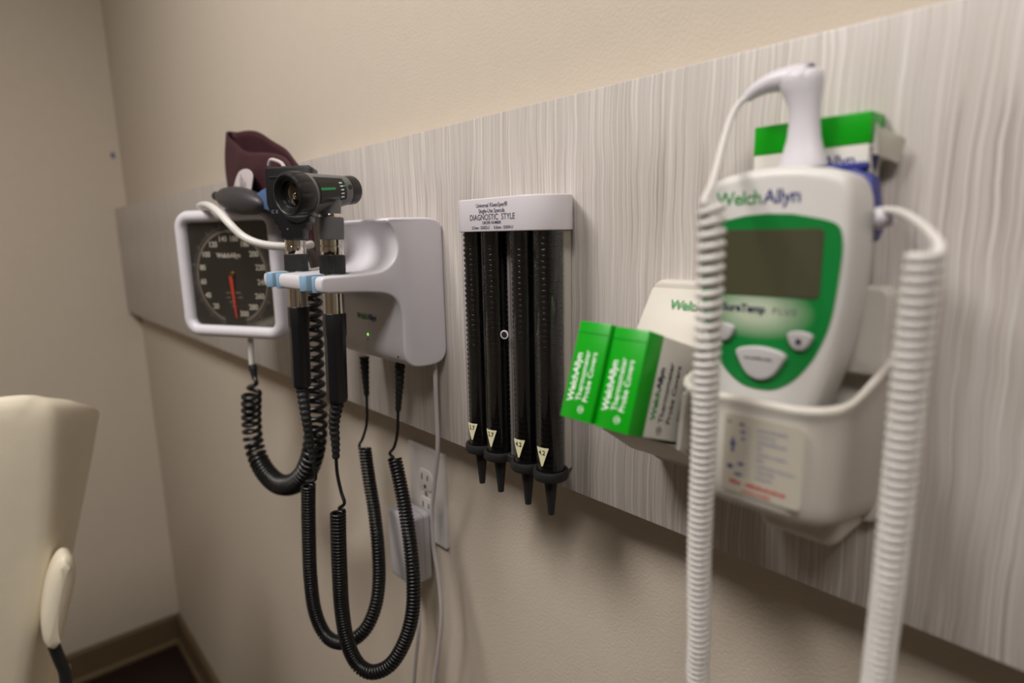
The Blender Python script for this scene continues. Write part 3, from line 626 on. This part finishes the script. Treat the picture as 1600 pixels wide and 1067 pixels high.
cl = spline([(-0.9552, -0.1160, 1.5352), (-0.9369, -0.1170, 1.5566), (-0.9167, -0.1160, 1.5700), (-0.8792, -0.1180, 1.5700), (-0.8534, -0.1210, 1.5593), (-0.8574, -0.1230, 1.5412), (-0.8684, -0.1240, 1.5268)], 6, True)
ns = (cl[10]-cl[0]).cross(cl[20]-cl[0]).normalized(); ns = ns if ns.y < 0 else -ns
MB().loft([[p for p in cl], [p-ns*0.0012 for p in cl]]).build('size_label', 'cuff_label', cf, smooth=False)
tx = MB(); o0 = Vector((-0.8856, -0.1230, 1.5397))
for i in range(3): bars(tx, o0+Vector((0.010*(i-1)*0.5, -0.0015, 0)), (0, 0, 1), (-1, 0, 0), (.022-.005*abs(i-1),), 0.0034, 0.001, i+5)
tx.build('label_print', 'print_dark', cf, smooth=False)
MB().tube(spline([(-0.8155, -0.1120, 1.5694), (-0.8075, -0.1120, 1.5750), (-0.7912, -0.1110, 1.5726), (-0.7786, -0.1090, 1.5676), (-0.7735, -0.1070, 1.5580)], 6), 0.0022, 8).build('stitched_mark', 'cuff_label', cf)
bl = [(-0.8442, -0.1250, 1.5321), (-0.8119, -0.1260, 1.5373), (-0.7671, -0.1260, 1.5420), (-0.7385, -0.1230, 1.5423), (-0.7535, -0.1200, 1.5085), (-0.8000, -0.1230, 1.5104), (-0.8411, -0.1240, 1.5187)]
MB().loft([[Vector(p) for p in bl], [Vector(p)+Vector((0, 0.006, 0)) for p in bl]]).build('blue_inner_flap', 'cuff_blue', cf, bevel=0.0015)
bu = thing('inflation_bulb', 'dark grey rubber inflation bulb lying on top of the gauge frame', 'bulb', (-0.9282, -0.1200, 1.5264))
b0, b1 = Vector((-0.9527, -0.1360, 1.5373)), Vector((-0.8131, -0.1240, 1.5190)); ax = b1-b0; L = ax.length
MB().lathe([(0.003, 0.0), (0.009, 0.06*L), (0.0145, 0.20*L), (0.0180, 0.40*L), (0.0182, 0.60*L), (0.015, 0.8*L), (0.009, 0.95*L), (0.004, L)], b0, ax, 32).build('bulb', 'rubber_grey', bu, angle=70)
MB().lathe([(0.0055, -0.012), (0.0065, -0.010), (0.0065, -0.002), (0.0045, 0.0), (0.0045, 0.006)], b0, ax, 18).build('valve', 'black_matte', bu)
MB().tube(spline([(-1.0010, -0.1500, 1.5259), (-0.9446, -0.1600, 1.5248), (-0.8521, -0.1780, 1.5185), (-0.7979, -0.1840, 1.5083), (-0.7703, -0.1820, 1.4946), (-0.7542, -0.1740, 1.4800), (-0.7385, -0.1640, 1.4715), (-0.7269, -0.1500, 1.4674), (-0.7196, -0.1340, 1.4662), (-0.7113, -0.1180, 1.4665), (-0.7209, -0.1050, 1.4677)], 8), 0.0047, 12).build('hose', 'tube_white', bu)

# ------------------------------------------------------------------ specula dispenser
sd = thing('specula_dispenser', 'wall dispenser of four clear tubes full of black ear specula, white cap', 'dispenser', (-0.4045, -0.06, 1.26))
CX0, CX1 = -0.4600, -0.3410
cap_poly = [(CX0, -0.036)] + [(CX0+.016-.016*math.cos(a), -0.0675-.016*math.sin(a)) for a in [PI/2*k/8 for k in range(9)]] + [(CX1-.030+.030*math.sin(a), -0.0535-.030*math.cos(a)) for a in [PI/2*k/12 for k in range(13)]] + [(CX1-0.004, -0.046), (CX1-0.013, -0.0365)]
round_prism(MB(), cap_poly, (0, 0, 1.4775), (1, 0, 0), (0, 1, 0), (0, 0, 1), 0.0282, 0.0008, 0.0012, 3).build('cap', 'dispenser_white', sd)
for s_, sz, dz in (('Universal KleenSpec\u00ae', 0.0050, 0.0205), ('Single-Use Specula', 0.0050, 0.0158), ('DIAGNOSTIC  STYLE', 0.0070, 0.0098), ('ORDER NUMBER', 0.0036, 0.0063), ('2.7mm - 52432-U      4.2mm - 52434-U', 0.0037, 0.0022)):
    text('lettering', s_, sz, 'print_navy', sd, (-0.4035, -0.0836, 1.4775+dz), bold=0.00003, width=0.92)
MB().box((-0.4075, -0.0425, 1.372), (0.107, 0.011, 0.211)).build('back_plate', 'back_acrylic', sd, bevel=0.002)
TUBES = (-0.4520, -0.4235, -0.3850, -0.3555); TY = -0.0640; TR = 0.0125
MB().box((-0.40425, -0.0560, 1.372), (0.0085, 0.016, 0.211)).build('divider', 'divider_grey', sd, bevel=0.002)
# one stack of nested specula (their rims show as fine ribs)
stk = MB(); pr_ = []
for k in range(44):
    z = 1.2715+k*0.0047; pr_ += [(0.0102, z), (0.0109, z+0.0005), (0.0109, z+0.0026), (0.0100, z+0.0030), (0.0099, z+0.0045)]
stk.lathe(pr_, (0, 0, 0), n=24)
first_stack = None
for i, tx_ in enumerate(TUBES):
    tb = MB(); lp = lambda r, z: [Vector((tx_+r*math.cos(2*PI*k/40), TY+r*math.sin(2*PI*k/40), z)) for k in range(40)]
    tube = tb.loft([lp(TR, 1.4775), lp(TR, 1.268)], False, False).build('tube', 'clear_plastic', sd)
    if first_stack is None:
        st = stk.build('specula_stack', 'black_gloss', None); first_stack = st
    else:
        st = first_stack.copy(); col.objects.link(st)
    st.parent = tube; st.location = Vector((tx_, TY, 0))-Vector(sd.location)
    stuff(st)
    # triangular size label wrapped on the front of the tube
    lb = MB(); vs = []; fs = []; zt = 1.2960; zb = 1.2795; a_c = math.radians(-80); hw = 0.0062/TR
    N = 8
    for r in (TR+0.0002, TR+0.00035):
        for j in range(N+1):
            t = j/N; w = hw*(1-t*0.90)
            for q in (-1, -0.33, 0.33, 1): vs.append((tx_+r*math.cos(a_c+w*q), TY+r*math.sin(a_c+w*q), zt+(zb-zt)*t))
    M_ = (N+1)*4
    for h in (0, M_):
        for j in range(N):
            for q in range(3): fs.append((h+4*j+q, h+4*j+q+1, h+4*j+q+5, h+4*j+q+4))
    lab = lb.add(vs, fs).build('size_label', 'label_cream', tube, smooth=False)
    me_t = text('lettering', '2.7' if i < 2 else '4.2', 0.0058, 'print_black', tube, (0, 0, 0), bold=0.0001, width=0.9, world=False)
    for v in me_t.data.vertices:                       # wrap the figures round the tube
        a = a_c+v.co.x/TR; zz = v.co.z; r = TR+0.0005
        v.co = Vector((tx_+r*math.cos(a), TY+r*math.sin(a), zt-0.0062+zz))-Vector(sd.location)
    rb = MB(); lr = lambda r, z: [Vector((tx_+r*math.cos(2*PI*k/36), TY+r*math.sin(2*PI*k/36), z)) for k in range(36)]
    rb.loft([lr(0.0128, 1.2735), lr(0.0150, 1.2735), lr(0.0154, 1.2722), lr(0.0154, 1.2668), lr(0.0148, 1.2655), lr(0.0100, 1.2655), lr(0.0100, 1.2675), lr(0.0126, 1.2690), lr(0.0128, 1.2735)], False, False)
    rb.build('retainer_ring', 'black_matte', sd)
    words = ('leftmost', 'second from left', 'third from left', 'rightmost')[i]
    sp = tag(MB().lathe([(0.0094, 0.0), (0.0094, -0.002), (0.0062, -0.0035), (0.0052, -0.010), (0.0036, -0.027), (0.0029, -0.0355), (0.0021, -0.0358), (0.0020, -0.030)], (tx_, TY, 1.2665), n=24).build('ear_speculum', 'black_matte'), 'black speculum tip poking out under the %s dispenser tube' % words, 'speculum', 'specula tips at the bottom of the dispenser')
MB().box((-0.40425, -0.0560, 1.2695), (0.016, 0.024, 0.0068)).build('retainer_bridge', 'black_matte', sd, bevel=0.001)
MB().lathe([(0.0040, 0), (0.0040, 0.0008), (0.0030, 0.0010), (0.0030, 0.0004), (0.0001, 0.0004)], (-0.4050, -0.0705, 1.3870), (0.35, -1, 0), 24).build('rivet_rim', 'dispenser_white', sd)
MB().lathe([(0.0029, 0), (0.0029, 0.0009), (0.0001, 0.0011)], (-0.4050, -0.0705, 1.3870), (0.35, -1, 0), 20).build('rivet', 'black_matte', sd)

# ------------------------------------------------------------------ thermometer wall mount
wm = thing('thermometer_wall_mount', 'off-white wall mount with deep pocket and side chute for probe cover boxes', 'wall mount', (-0.16, -0.06, 1.30))
HX0, HX1 = -0.266, -0.106
round_prism(MB(), rrect(HX1-HX0, 0.137, 0.008, 4, (HX0+HX1)/2, 1.3715), (0, P_Y, 0), (1, 0, 0), (0, 0, 1), (0, -1, 0), 0.010, 0, 0.003, 3).build('back_plate', 'warm_plastic', wm)
round_prism(MB(), rrect(0.084, 0.050, 0.006, 4, -0.149, 1.418), (0, P_Y-0.009, 0), (1, 0, 0), (0, 0, 1), (0, -1, 0), 0.0125, 0, 0.003, 3).build('rear_ledge', 'warm_plastic', wm)
# sloping hood over the chute
hood = [(-.036, 1.4350), (-.0445, 1.4350), (-.0475, 1.4335), (-.0690, 1.4010), (-.0690, 1.3990), (-.036, 1.3880)]
round_prism(MB(), hood, (HX0, 0, 0), (0, 1, 0), (0, 0, 1), (1, 0, 0), 0.074, 0.002, 0.002, 3).build('hood', 'warm_plastic', wm)
hn = Vector((-.0690+.0475, 0, 0)); upv = Vector((0, .0215, .0325)).normalized()
logo(wm, Vector((-0.2444, -0.0565, 1.4217))+Vector((0, -0.0004, 0)), (1, 0, 0), upv, 0.0098)
# chute floor and low side walls
floor_p = [(-.1040, 1.3420), (-.1010, 1.3380), (-.0720, 1.3180), (-.0640, 1.3140), (-.036, 1.3080), (-.036, 1.3195)]
round_prism(MB(), floor_p, (HX0, 0, 0), (0, 1, 0), (0, 0, 1), (1, 0, 0), 0.064, 0.0015, 0.0015, 3).build('chute_floor', 'warm_plastic', wm)
side_p = [(-.1040, 1.3400), (-.0985, 1.3750), (-.0960, 1.3765), (-.036, 1.3960), (-.036, 1.3090), (-.0700, 1.3180)]
for x0, d in ((HX0-0.0005, 0.0030), (-0.2055, 0.0035)):
    round_prism(MB(), side_p, (x0, 0, 0), (0, 1, 0), (0, 0, 1), (1, 0, 0), d, 0.0010, 0.0010, 3).build('chute_wall', 'warm_plastic', wm)
# deep pocket: outer shell, rolled rim and hollow inside
PX0, PX1, PYF = -0.194, -0.104, -0.1285
def pocket_loop(ins, zf, nn=10):
    """plan outline of the pocket, inset by ins; zf(y) gives the height"""
    pts = []; rf = 0.024-ins*0.6; rb_ = 0.004
    x0, x1, y0, y1 = PX0+ins, PX1-ins, PYF+ins, P_Y-0.002-ins*0.0
    for (cx_, cy_, r, a0) in ((x1-rf, y0+rf, rf, 270), (x1-rb_, y1-rb_, rb_, 0), (x0+rb_, y1-rb_, rb_, 90), (x0+rf, y0+rf, rf, 180)):
        for k in range(nn+1):
            a = math.radians(a0+90*k/nn); pts.append((cx_+r*math.cos(a), cy_+r*math.sin(a)))
    # extra points along the long sides keep the rim curve smooth
    out = []
    for i, p in enumerate(pts):
        q = pts[(i+1) % len(pts)]; d = math.dist(p, q); m = max(1, int(d/0.006))
        for k in range(m): out.append((p[0]+(q[0]-p[0])*k/m, p[1]+(q[1]-p[1])*k/m))
    return [Vector((x, y, zf(y))) for x, y in out]
def pocket_loops():
    rim_z = lambda y: 1.3895+0.024*max(0, (y-PYF)/0.0925)**1.6
    bot_z = lambda y: 1.3275-0.0190*max(0, (y-PYF)/0.0925)
    base = pocket_loop(0, lambda y: 0.0); cen_ = Vector((sum(p.x for p in base)/len(base), sum(p.y for p in base)/len(base), 0))
    def L(ins, zf, tp=0.0):
        o = []
        for p in base:
            d = Vector((cen_.x-p.x, cen_.y-p.y, 0)); kx = 1-2*ins/(PX1-PX0); ky = 1-2*ins/(P_Y-0.002-PYF)
            o.append(Vector((cen_.x+0.005*tp+(p.x-cen_.x)*kx*(1-0.22*tp), cen_.y+(p.y-cen_.y)*ky, zf(p.y))))
        return o
    return [L(0.012, lambda y: bot_z(y)-0.002, 1), L(0.006, lambda y: bot_z(y)-0.0012, 1), L(0.0025, lambda y: bot_z(y)+0.0015, 1), L(0.0006, lambda y: bot_z(y)+0.006, .95), L(0, lambda y: bot_z(y)+0.012, .88),
            L(0, lambda y: rim_z(y)-0.020, .42), L(0, lambda y: rim_z(y)-0.010, .22), L(-0.0005, lambda y: rim_z(y)-0.005), L(-0.0015, lambda y: rim_z(y)-0.0030), L(-0.0012, lambda y: rim_z(y)-0.0008), L(0.0004, rim_z), L(0.0022, lambda y: rim_z(y)-0.0006), L(0.0036, lambda y: rim_z(y)-0.004), L(0.0040, lambda y: rim_z(y)-0.016), L(0.0045, lambda y: bot_z(y)+0.004, .9)]
MB().loft(pocket_loops()).build('pocket', 'warm_plastic', wm, angle=60)
round_prism(MB(), rrect(0.046, 0.020, 0.008, 5, -0.138, 1.3080), (0, P_Y, 0), (1, 0, 0), (0, 0, 1), (0, -1, 0), 0.048, 0, 0.008, 4).build('lower_boss', 'warm_plastic', wm)
# printed instruction label on the pocket
LY = PYF-0.0004
lx0, lx1, lz0, lz1 = -0.1592, -0.1172, 1.3365, 1.3795
lab = MB().prism(rrect(lx1-lx0, lz1-lz0, 0.003, 4, (lx0+lx1)/2, (lz0+lz1)/2), (0, LY+0.0003, 0), (1, 0, 0), (0, 0, 1), (0, -1, 0), 0.0004).build('instruction_label', 'sticker', wm, smooth=False)
LX = lambda u: lx0+(lx1-lx0)*u
LZ = lambda v: lz1-(lz1-lz0)*v
ly = LY-0.0002
m1 = MB(); m2 = MB(); m3 = MB()
for k, (v, w) in enumerate(((0.10, (.015,)), (0.175, (.009,)), (0.25, (.015,)), (0.325, (.003,)), (0.40, (.007, .007)), (0.475, (.004,)), (0.55, (.010, .009)), (0.625, (.009,)), (0.70, (.008,)))):
    bars(m2, (LX(0.44), ly, LZ(v+0.05)), (1, 0, 0), (0, 0, 1), w, 0.0013, 0.0008, k)
    bars(m3, (LX(0.26), ly, LZ(v+0.05)), (1, 0, 0), (0, 0, 1), (.004,), 0.0003, 0.0008, k)
for u, v, w, h in ((0.05, 0.09, .0016, .0012), (0.20, 0.10, .0030, .0012), (0.22, 0.19, .0026, .0013), (0.24, 0.27, .0014, .0018), (0.20, 0.60, .0034, .0014), (0.06, 0.65, .0034, .0020), (0.16, 0.74, .0044, .0012)):
    m1.prism(rrect(w, h, min(w, h)*0.45, 4, LX(u)+w/2, LZ(v)-h/2), (0, ly, 0), (1, 0, 0), (0, 0, 1), (0, -1, 0), 0.0001)
fx, fz = LX(0.125), LZ(0.34)
fig = [(-.0006, .0), (-.0018, -.0022), (-.0011, -.0026), (-.0006, -.0018), (-.0007, -.0062), (.0007, -.0062), (.0006, -.0018), (.0011, -.0026), (.0018, -.0022), (.0006, .0)]
m1.prism([(fx+a, fz+b_) for a, b_ in fig], (0, ly, 0), (1, 0, 0), (0, 0, 1), (0, -1, 0), 0.0001)
m1.prism([(fx+.0008*math.cos(a), fz+.0010+.0008*math.sin(a)) for a in [2*PI*k/12 for k in range(12)]], (0, ly, 0), (1, 0, 0), (0, 0, 1), (0, -1, 0), 0.0001)
m1.build('figure_print', 'logo_blue', lab, smooth=False)
m2.build('fine_print', 'print_grey', lab, smooth=False)
m3.build('rule_print', 'print_grey', lab, smooth=False)
m4 = MB(); bars(m4, (LX(0.10), ly, LZ(0.885)), (1, 0, 0), (0, 0, 1), (.0055, .021), 0.0021, 0.0022, 3); bars(m4, (LX(0.26), ly, LZ(0.965)), (1, 0, 0), (0, 0, 1), (.016,), 0.0015, 0.001, 4)
m4.build('red_print', 'print_red', lab, smooth=False)

# ------------------------------------------------------------------ probe cover boxes in the chute
def carton(name, label, loc, rot, length, wx=0.0255, hz=0.0625, band=0.016, end_text=True, side_text=False):
    """carton lying along its own +y; green end cap at y=0"""
    t = thing(name, label, 'box', loc, rot, 'probe cover boxes')
    MB().box((0, band+(length-band)/2, 0), (wx-0.0004, length-band, hz-0.0004)).build('carton', 'box_white', t, world=False, bevel=0.0006, seg=2)
    g = MB().box((0, band/2, 0), (wx, band, hz)).build('green_end', 'box_green', t, world=False, bevel=0.0007, seg=2)
    MB().box((0, 0.0003, hz/2-0.0072), (wx-0.001, 0.0012, 0.0003)).build('flap_seam', 'device_green', g, world=False)
    if end_text:
        yy = -0.0001; z0 = -0.0205
        text('lettering', 'WelchAllyn', 0.0070, 'print_white', g, (-0.0048, yy, z0), (0, 0, 1), (-1, 0, 0), 'LEFT', bold=0.00014, world=False, space=0.95)
        text('lettering', 'Thermometer', 0.0056, 'print_white', g, (0.0012, yy, z0+0.0012), (0, 0, 1), (-1, 0, 0), 'LEFT', bold=0.00005, world=False)
        text('lettering', 'Probe Covers', 0.0056, 'print_white', g, (0.0068, yy, z0+0.0012), (0, 0, 1), (-1, 0, 0), 'LEFT', bold=0.00005, world=False)
        MB().ring([(0.0022*math.cos(2*PI*k/24)+0.0030, 0.0022*math.sin(2*PI*k/24)-0.0242) for k in range(24)], [(0.0018*math.cos(2*PI*k/24)+0.0030, 0.0018*math.sin(2*PI*k/24)-0.0242) for k in range(24)], (0, 0.0, 0), (1, 0, 0), (0, 0, 1), (0, -1, 0), 0.00015).build('symbol', 'print_white', g, world=False, smooth=False)
        text('symbol', '2', 0.0038, 'print_white', g, (0.0044, yy, -0.0242), (0, 0, 1), (-1, 0, 0), 'CENTER', world=False)
    if side_text:
        xx = wx/2; z0 = -0.0200
        text('lettering', 'Welch', 0.0072, 'logo_green', t, (xx, band+0.0078, z0), (0, 0, 1), (0, -1, 0), 'LEFT', bold=0.0002, world=False, space=0.95)
        text('lettering', 'Allyn', 0.0072, 'print_navy', t, (xx, band+0.0078, z0+0.0188), (0, 0, 1), (0, -1, 0), 'LEFT', bold=0.0002, world=False, space=0.95)
        text('lettering', 'Thermometer', 0.0066, 'print_dark', t, (xx, band+0.0166, z0-0.001), (0, 0, 1), (0, -1, 0), 'LEFT', bold=0.0001, world=False)
        text('lettering', 'Probe Covers', 0.0066, 'print_dark', t, (xx, band+0.0250, z0-0.001), (0, 0, 1), (0, -1, 0), 'LEFT', bold=0.0001, world=False)
        MB().ring([(0.0026*math.cos(2*PI*k/24)+band+0.0145, 0.0026*math.sin(2*PI*k/24)-0.0255) for k in range(24)], [(0.0021*math.cos(2*PI*k/24)+band+0.0145, 0.0021*math.sin(2*PI*k/24)-0.0255) for k in range(24)], (xx, 0, 0), (0, 1, 0), (0, 0, 1), (1, 0, 0), 0.00015).build('symbol', 'print_dark', t, world=False, smooth=False)
        text('symbol', '2', 0.0042, 'print_dark', t, (xx, band+0.0161, -0.0255), (0, 0, 1), (0, -1, 0), 'CENTER', world=False)
        fp = MB()
        for k in range(3): bars(fp, (xx, band+0.034+0.004*k, -0.018), (0, 0, 1), (0, -1, 0), (.018, .012), 0.0018, 0.002, 20+k)
        fp.build('fine_print', 'print_grey', t, world=False, smooth=False)
    return t
BT = math.radians(-18.6)
carton('probe_cover_box', 'green-ended probe cover box in the chute, nearest the black specula tubes', (-0.2492, -0.1390, 1.3895), (BT, 0, 0), 0.104)
carton('probe_cover_box', 'green-ended probe cover box showing its white printed side, beside the pocket', (-0.2226, -0.1365, 1.3880), (BT, 0, 0), 0.103, side_text=True)

# upright opened box on the ledge behind the thermometer
tb = thing('probe_cover_box', 'opened white probe cover box with green top band, upright behind the thermometer', 'box', (-0.1545, -0.0475, 1.443), (0, 0, 0), 'probe cover boxes')
bx0, bx1, bz1 = -0.1865, -0.1228, 1.5345
MB().box(((bx0+bx1)/2, -0.0475, (1.443+bz1-0.0165)/2), (bx1-bx0-0.0004, 0.0206, bz1-0.0165-1.443)).build('carton', 'box_white', tb, bevel=0.0006, seg=2)
MB().box(((bx0+bx1)/2, -0.0475, bz1-0.00825), (bx1-bx0, 0.0210, 0.0165)).build('green_end', 'box_green', tb, bevel=0.0007, seg=2)
logo(tb, (-0.1690, -0.0579, 1.5075), (1, 0, 0), (0, 0, 1), 0.0088)
MB().prism([(-0.056, 1.5165), (-0.0400, 1.5165), (-0.0480, 1.5020)], (bx1-0.0003, 0, 0), (0, 1, 0), (0, 0, 1), (1, 0, 0), 0.0003).build('side_mark', 'logo_blue', tb, smooth=False)
def quad_plate(pts, th, nm, material, parent):
    p = [Vector(q) for q in pts]; nn = (p[1]-p[0]).cross(p[2]-p[0]).normalized()
    MB().loft([p, [q+nn*th for q in p]]).build(nm, material, parent, bevel=0.0002, seg=1)
quad_plate([(-0.1274, -0.0560, 1.5309), (-0.1221, -0.0500, 1.5285), (-0.1197, -0.0500, 1.5122), (-0.1252, -0.0560, 1.5131)], 0.0006, 'tuck_flap', 'box_white', tb)
quad_plate([(-0.1220, -0.0510, 1.5274), (-0.1106, -0.0420, 1.5199), (-0.1129, -0.0420, 1.5074), (-0.1199, -0.0510, 1.5115)], 0.0006, 'open_flap', 'box_grey', tb)

# ------------------------------------------------------------------ electronic thermometer
K = 1.075
th = thing('electronic_thermometer', 'white and green electronic thermometer with dark screen, seated in the wall pocket', 'thermometer', (-0.1560, -0.1000, 1.3872), (math.radians(-1.5), 0, 0))
half = [(-0.046, 0.0185), (-0.030, 0.0215), (-0.012, 0.0262), (0.006, 0.0312), (0.022, 0.0350), (0.042, 0.0380), (0.066, 0.0394), (0.086, 0.0390), (0.098, 0.0374), (0.1055, 0.0335), (0.1090, 0.0260)]
hs_ = spline([(a*K, b_*K) for a, b_ in half], 5)
poly = [(p[1], p[0]) for p in hs_] + [(0.013*K, 0.1112*K), (0.0, 0.1118*K), (-0.013*K, 0.1112*K)] + [(-p[1], p[0]) for p in hs_[::-1]]
round_prism(MB(), poly, (0, 0.030, 0), (1, 0, 0), (0, 0, 1), (0, -1, 0), 0.030, 0.002, 0.0060, 5).build('body', 'device_white', th, world=False, angle=45)
g_half = [(0.0, 0.0), (0.0012, 0.0085), (0.0065, 0.0170), (0.0150, 0.0240), (0.0250, 0.0292), (0.0400, 0.0334), (0.0660, 0.0356), (0.0780, 0.0350), (0.0832, 0.0322), (0.0858, 0.0250)]
gs = spline([(a*K, b_*K) for a, b_ in g_half], 5)
gp = [(p[1], p[0]) for p in gs] + [(0.012*K, 0.0884*K), (0.0, 0.0890*K), (-0.012*K, 0.0884*K)] + [(-p[1], p[0]) for p in gs[::-1][:-1]]
face = MB().prism(gp, (0, 0.0004, 0), (1, 0, 0), (0, 0, 1), (0, -1, 0), 0.0009).build('face_plate', 'device_face', th, world=False, angle=30)
MB().prism(rrect(0.0545*K, 0.0330*K, 0.0025, 4, -0.0000, 0.0648*K), (0, -0.0004, 0), (1, 0, 0), (0, 0, 1), (0, -1, 0), 0.0006).build('screen', 'lcd_glass', th, world=False, angle=30)
text('lettering', 'SureTemp', 0.0060, 'print_navy', th, (-0.0235, -0.0006, 0.0425), align='LEFT', bold=0.0002, world=False)
text('lettering', 'PLUS', 0.0048, 'print_dark', th, (0.0055, -0.0006, 0.0425), align='LEFT', world=False, space=1.35)
logo(th, (-0.0310, -0.0002, 0.1010), (1, 0, 0), (0, 0, 1), 0.0105, world=False)
def button(pts, zc, xc, lift, nm):
    pl = spline([(x+xc, z+zc) for x, z in pts], 5, True)
    return round_prism(MB(), [(p[0], p[1]) for p in pl], (0, -0.0002, 0), (1, 0, 0), (0, 0, 1), (0, -1, 0), lift, 0, 0.0014, 4).build(nm, 'button_grey', th, world=False, angle=60)
shield = [(-.0062, .0032), (0, .0048), (.0062, .0032), (.0058, -.0010), (.0030, -.0048), (0, -.0056), (-.0030, -.0048), (-.0058, -.0010)]
b2 = button(shield, 0.0300, 0.0215, 0.0028, 'button'); b1_ = button(shield, 0.0305, -0.0215, 0.0028, 'button')
MB().box((0.0215, -0.0030, 0.0292), (0.0028, 0.0004, 0.0030)).build('icon', 'print_navy', b2, world=False)
big = [(-.0135, .0050), (0, .0078), (.0135, .0050), (.0120, -.0015), (.0070, -.0085), (0, -.0110), (-.0070, -.0085), (-.0120, -.0015)]
b3 = button(big, 0.0165, 0.0010, 0.0030, 'main_button')
fp = MB(); bars(fp, (-0.0075, -0.0032, 0.0168), (1, 0, 0), (0, 0, 1), (.015,), 0.0016, 0.001, 9); fp.build('fine_print', 'print_dark', b3, world=False, smooth=False)
# blue probe well behind the body
wp = [(-0.013, 0.1095*K), (0.029*K, 0.1105*K), (0.0365*K, 0.106*K), (0.0402*K, 0.082*K), (0.0385*K, 0.076*K), (0.028*K, 0.070*K), (-0.013, 0.070*K)]
round_prism(MB(), wp, (0, 0.0415, 0), (1, 0, 0), (0, 0, 1), (0, -1, 0), 0.0125, 0.001, 0.002, 3).build('probe_well', 'well_blue', th, world=False)
MB().prism([(-0.016, 0.0295), (0.036, 0.0295), (0.034, 0.0405), (-0.010, 0.0405)], (0, 0, 0.1100*K), (1, 0, 0), (0, 1, 0), (0, 0, 1), 0.0035).build('well_collar', 'well_blue', th, world=False, bevel=0.0008)
MB().lathe([(0.0055, 0.0), (0.0050, 0.004), (0.0036, 0.008)], (0.0415*K, 0.024, 0.0860*K), (1, 0.1, 0.0), 16).build('cord_socket', 'white_plastic', th, world=False)

# ------------------------------------------------------------------ probe with its white coiled cord
pb = thing('thermometer_probe', 'white hooked thermometer probe with long white coiled cord, parked in the blue well', 'probe', (-0.1536, -0.0670, 1.5079))
hp_ = MB(); prof = []
for px_, r in (((-0.1533, -0.0670, 1.5078), .0125), ((-0.1531, -0.0670, 1.5112), .0120), ((-0.1531, -0.0670, 1.5160), .0105), ((-0.1532, -0.0670, 1.5238), .0086), ((-0.1534, -0.0670, 1.5323), .0078), ((-0.1539, -0.0670, 1.5407), .0082), ((-0.1553, -0.0670, 1.5476), .0100), ((-0.1567, -0.0670, 1.5528), .0115), ((-0.1569, -0.0670, 1.5568), .0112), ((-0.1567, -0.0670, 1.5587), .0095)):
    prof.append((Vector(px_), r))
hp_.loft([[Vector((c.x+r*1.05*math.cos(2*PI*k/28), c.y+r*0.75*math.sin(2*PI*k/28), c.z)) for k in range(28)] for c, r in prof])
arm_p = spline([(-0.1530, -0.0670, 1.5540), (-0.1607, -0.0670, 1.5558), (-0.1691, -0.0680, 1.5560), (-0.1759, -0.0690, 1.5547), (-0.1817, -0.0700, 1.5522), (-0.1857, -0.0710, 1.5492)], 5); m = len(arm_p)
hp_.tube(arm_p, [0.0085+(0.0028-0.0085)*(i/(m-1))**0.9 for i in range(m)], 16)
hp_.build('handle', 'white_plastic', pb, angle=60)
MB().prism(rrect(0.012, 0.008, 0.003, 4), (-0.1561, -0.0670, 1.5602), (1, 0, 0), (0, 1, 0), (0, 0, 1), 0.0012).build('button', 'print_grey', pb)
cl_ = spline([(-0.1592, -0.1500, 1.4862), (-0.1584, -0.1500, 1.4747), (-0.1583, -0.1500, 1.4532), (-0.1595, -0.1480, 1.4275), (-0.1610, -0.1460, 1.3974), (-0.1627, -0.1430, 1.3654), (-0.1654, -0.1390, 1.3310), (-0.1678, -0.1350, 1.2984), (-0.1696, -0.1310, 1.2684), (-0.1709, -0.1270, 1.2370), (-0.1726, -0.1230, 1.2052), (-0.1655, -.121, 1.175), (-0.150, -.120, 1.145), (-0.122, -.120, 1.135), (-0.096, -.120, 1.150), (-0.083, -.121, 1.190), (-0.0797, -0.1230, 1.2528), (-0.0786, -0.1250, 1.2784), (-0.0768, -0.1290, 1.3137), (-0.0754, -0.1330, 1.3466), (-0.0742, -0.1370, 1.3774), (-0.0731, -0.1410, 1.4063), (-0.0720, -0.1440, 1.4306), (-0.0707, -0.1470, 1.4487), (-0.0695, -0.1500, 1.4664)], 14)
hx = helix(cl_, 0.0050, 0.004, 12, pitch_of=lambda u: 0.0056 if u < 0.07 else (max(0.0040, 0.0056-0.03*(u-0.07)) if u < 0.5 else (0.0040 if u < 0.8 else 0.0044)))
MB().tube(spline([(-0.1850, -0.0710, 1.5498), (-0.1872, -0.0760, 1.5461), (-0.1872, -0.0840, 1.5382), (-0.1820, -0.1000, 1.5247), (-0.1726, -0.1220, 1.5089), (-0.1640, -0.1420, 1.4963), (-0.1600, -0.1550, 1.4873), hx[0]], 8)+hx[1:-1]+spline([hx[-1], (-0.0655, -0.1460, 1.4663), (-0.0689, -0.1400, 1.4695), (-0.0781, -0.1220, 1.4744), (-0.0905, -0.1000, 1.4794), (-0.1017, -0.0820, 1.4822), (-0.1093, -0.0740, 1.4826), (-0.1128, -0.0720, 1.4822)], 8), 0.00195, 8).build('coiled_cord', 'cord_white', pb, angle=60)
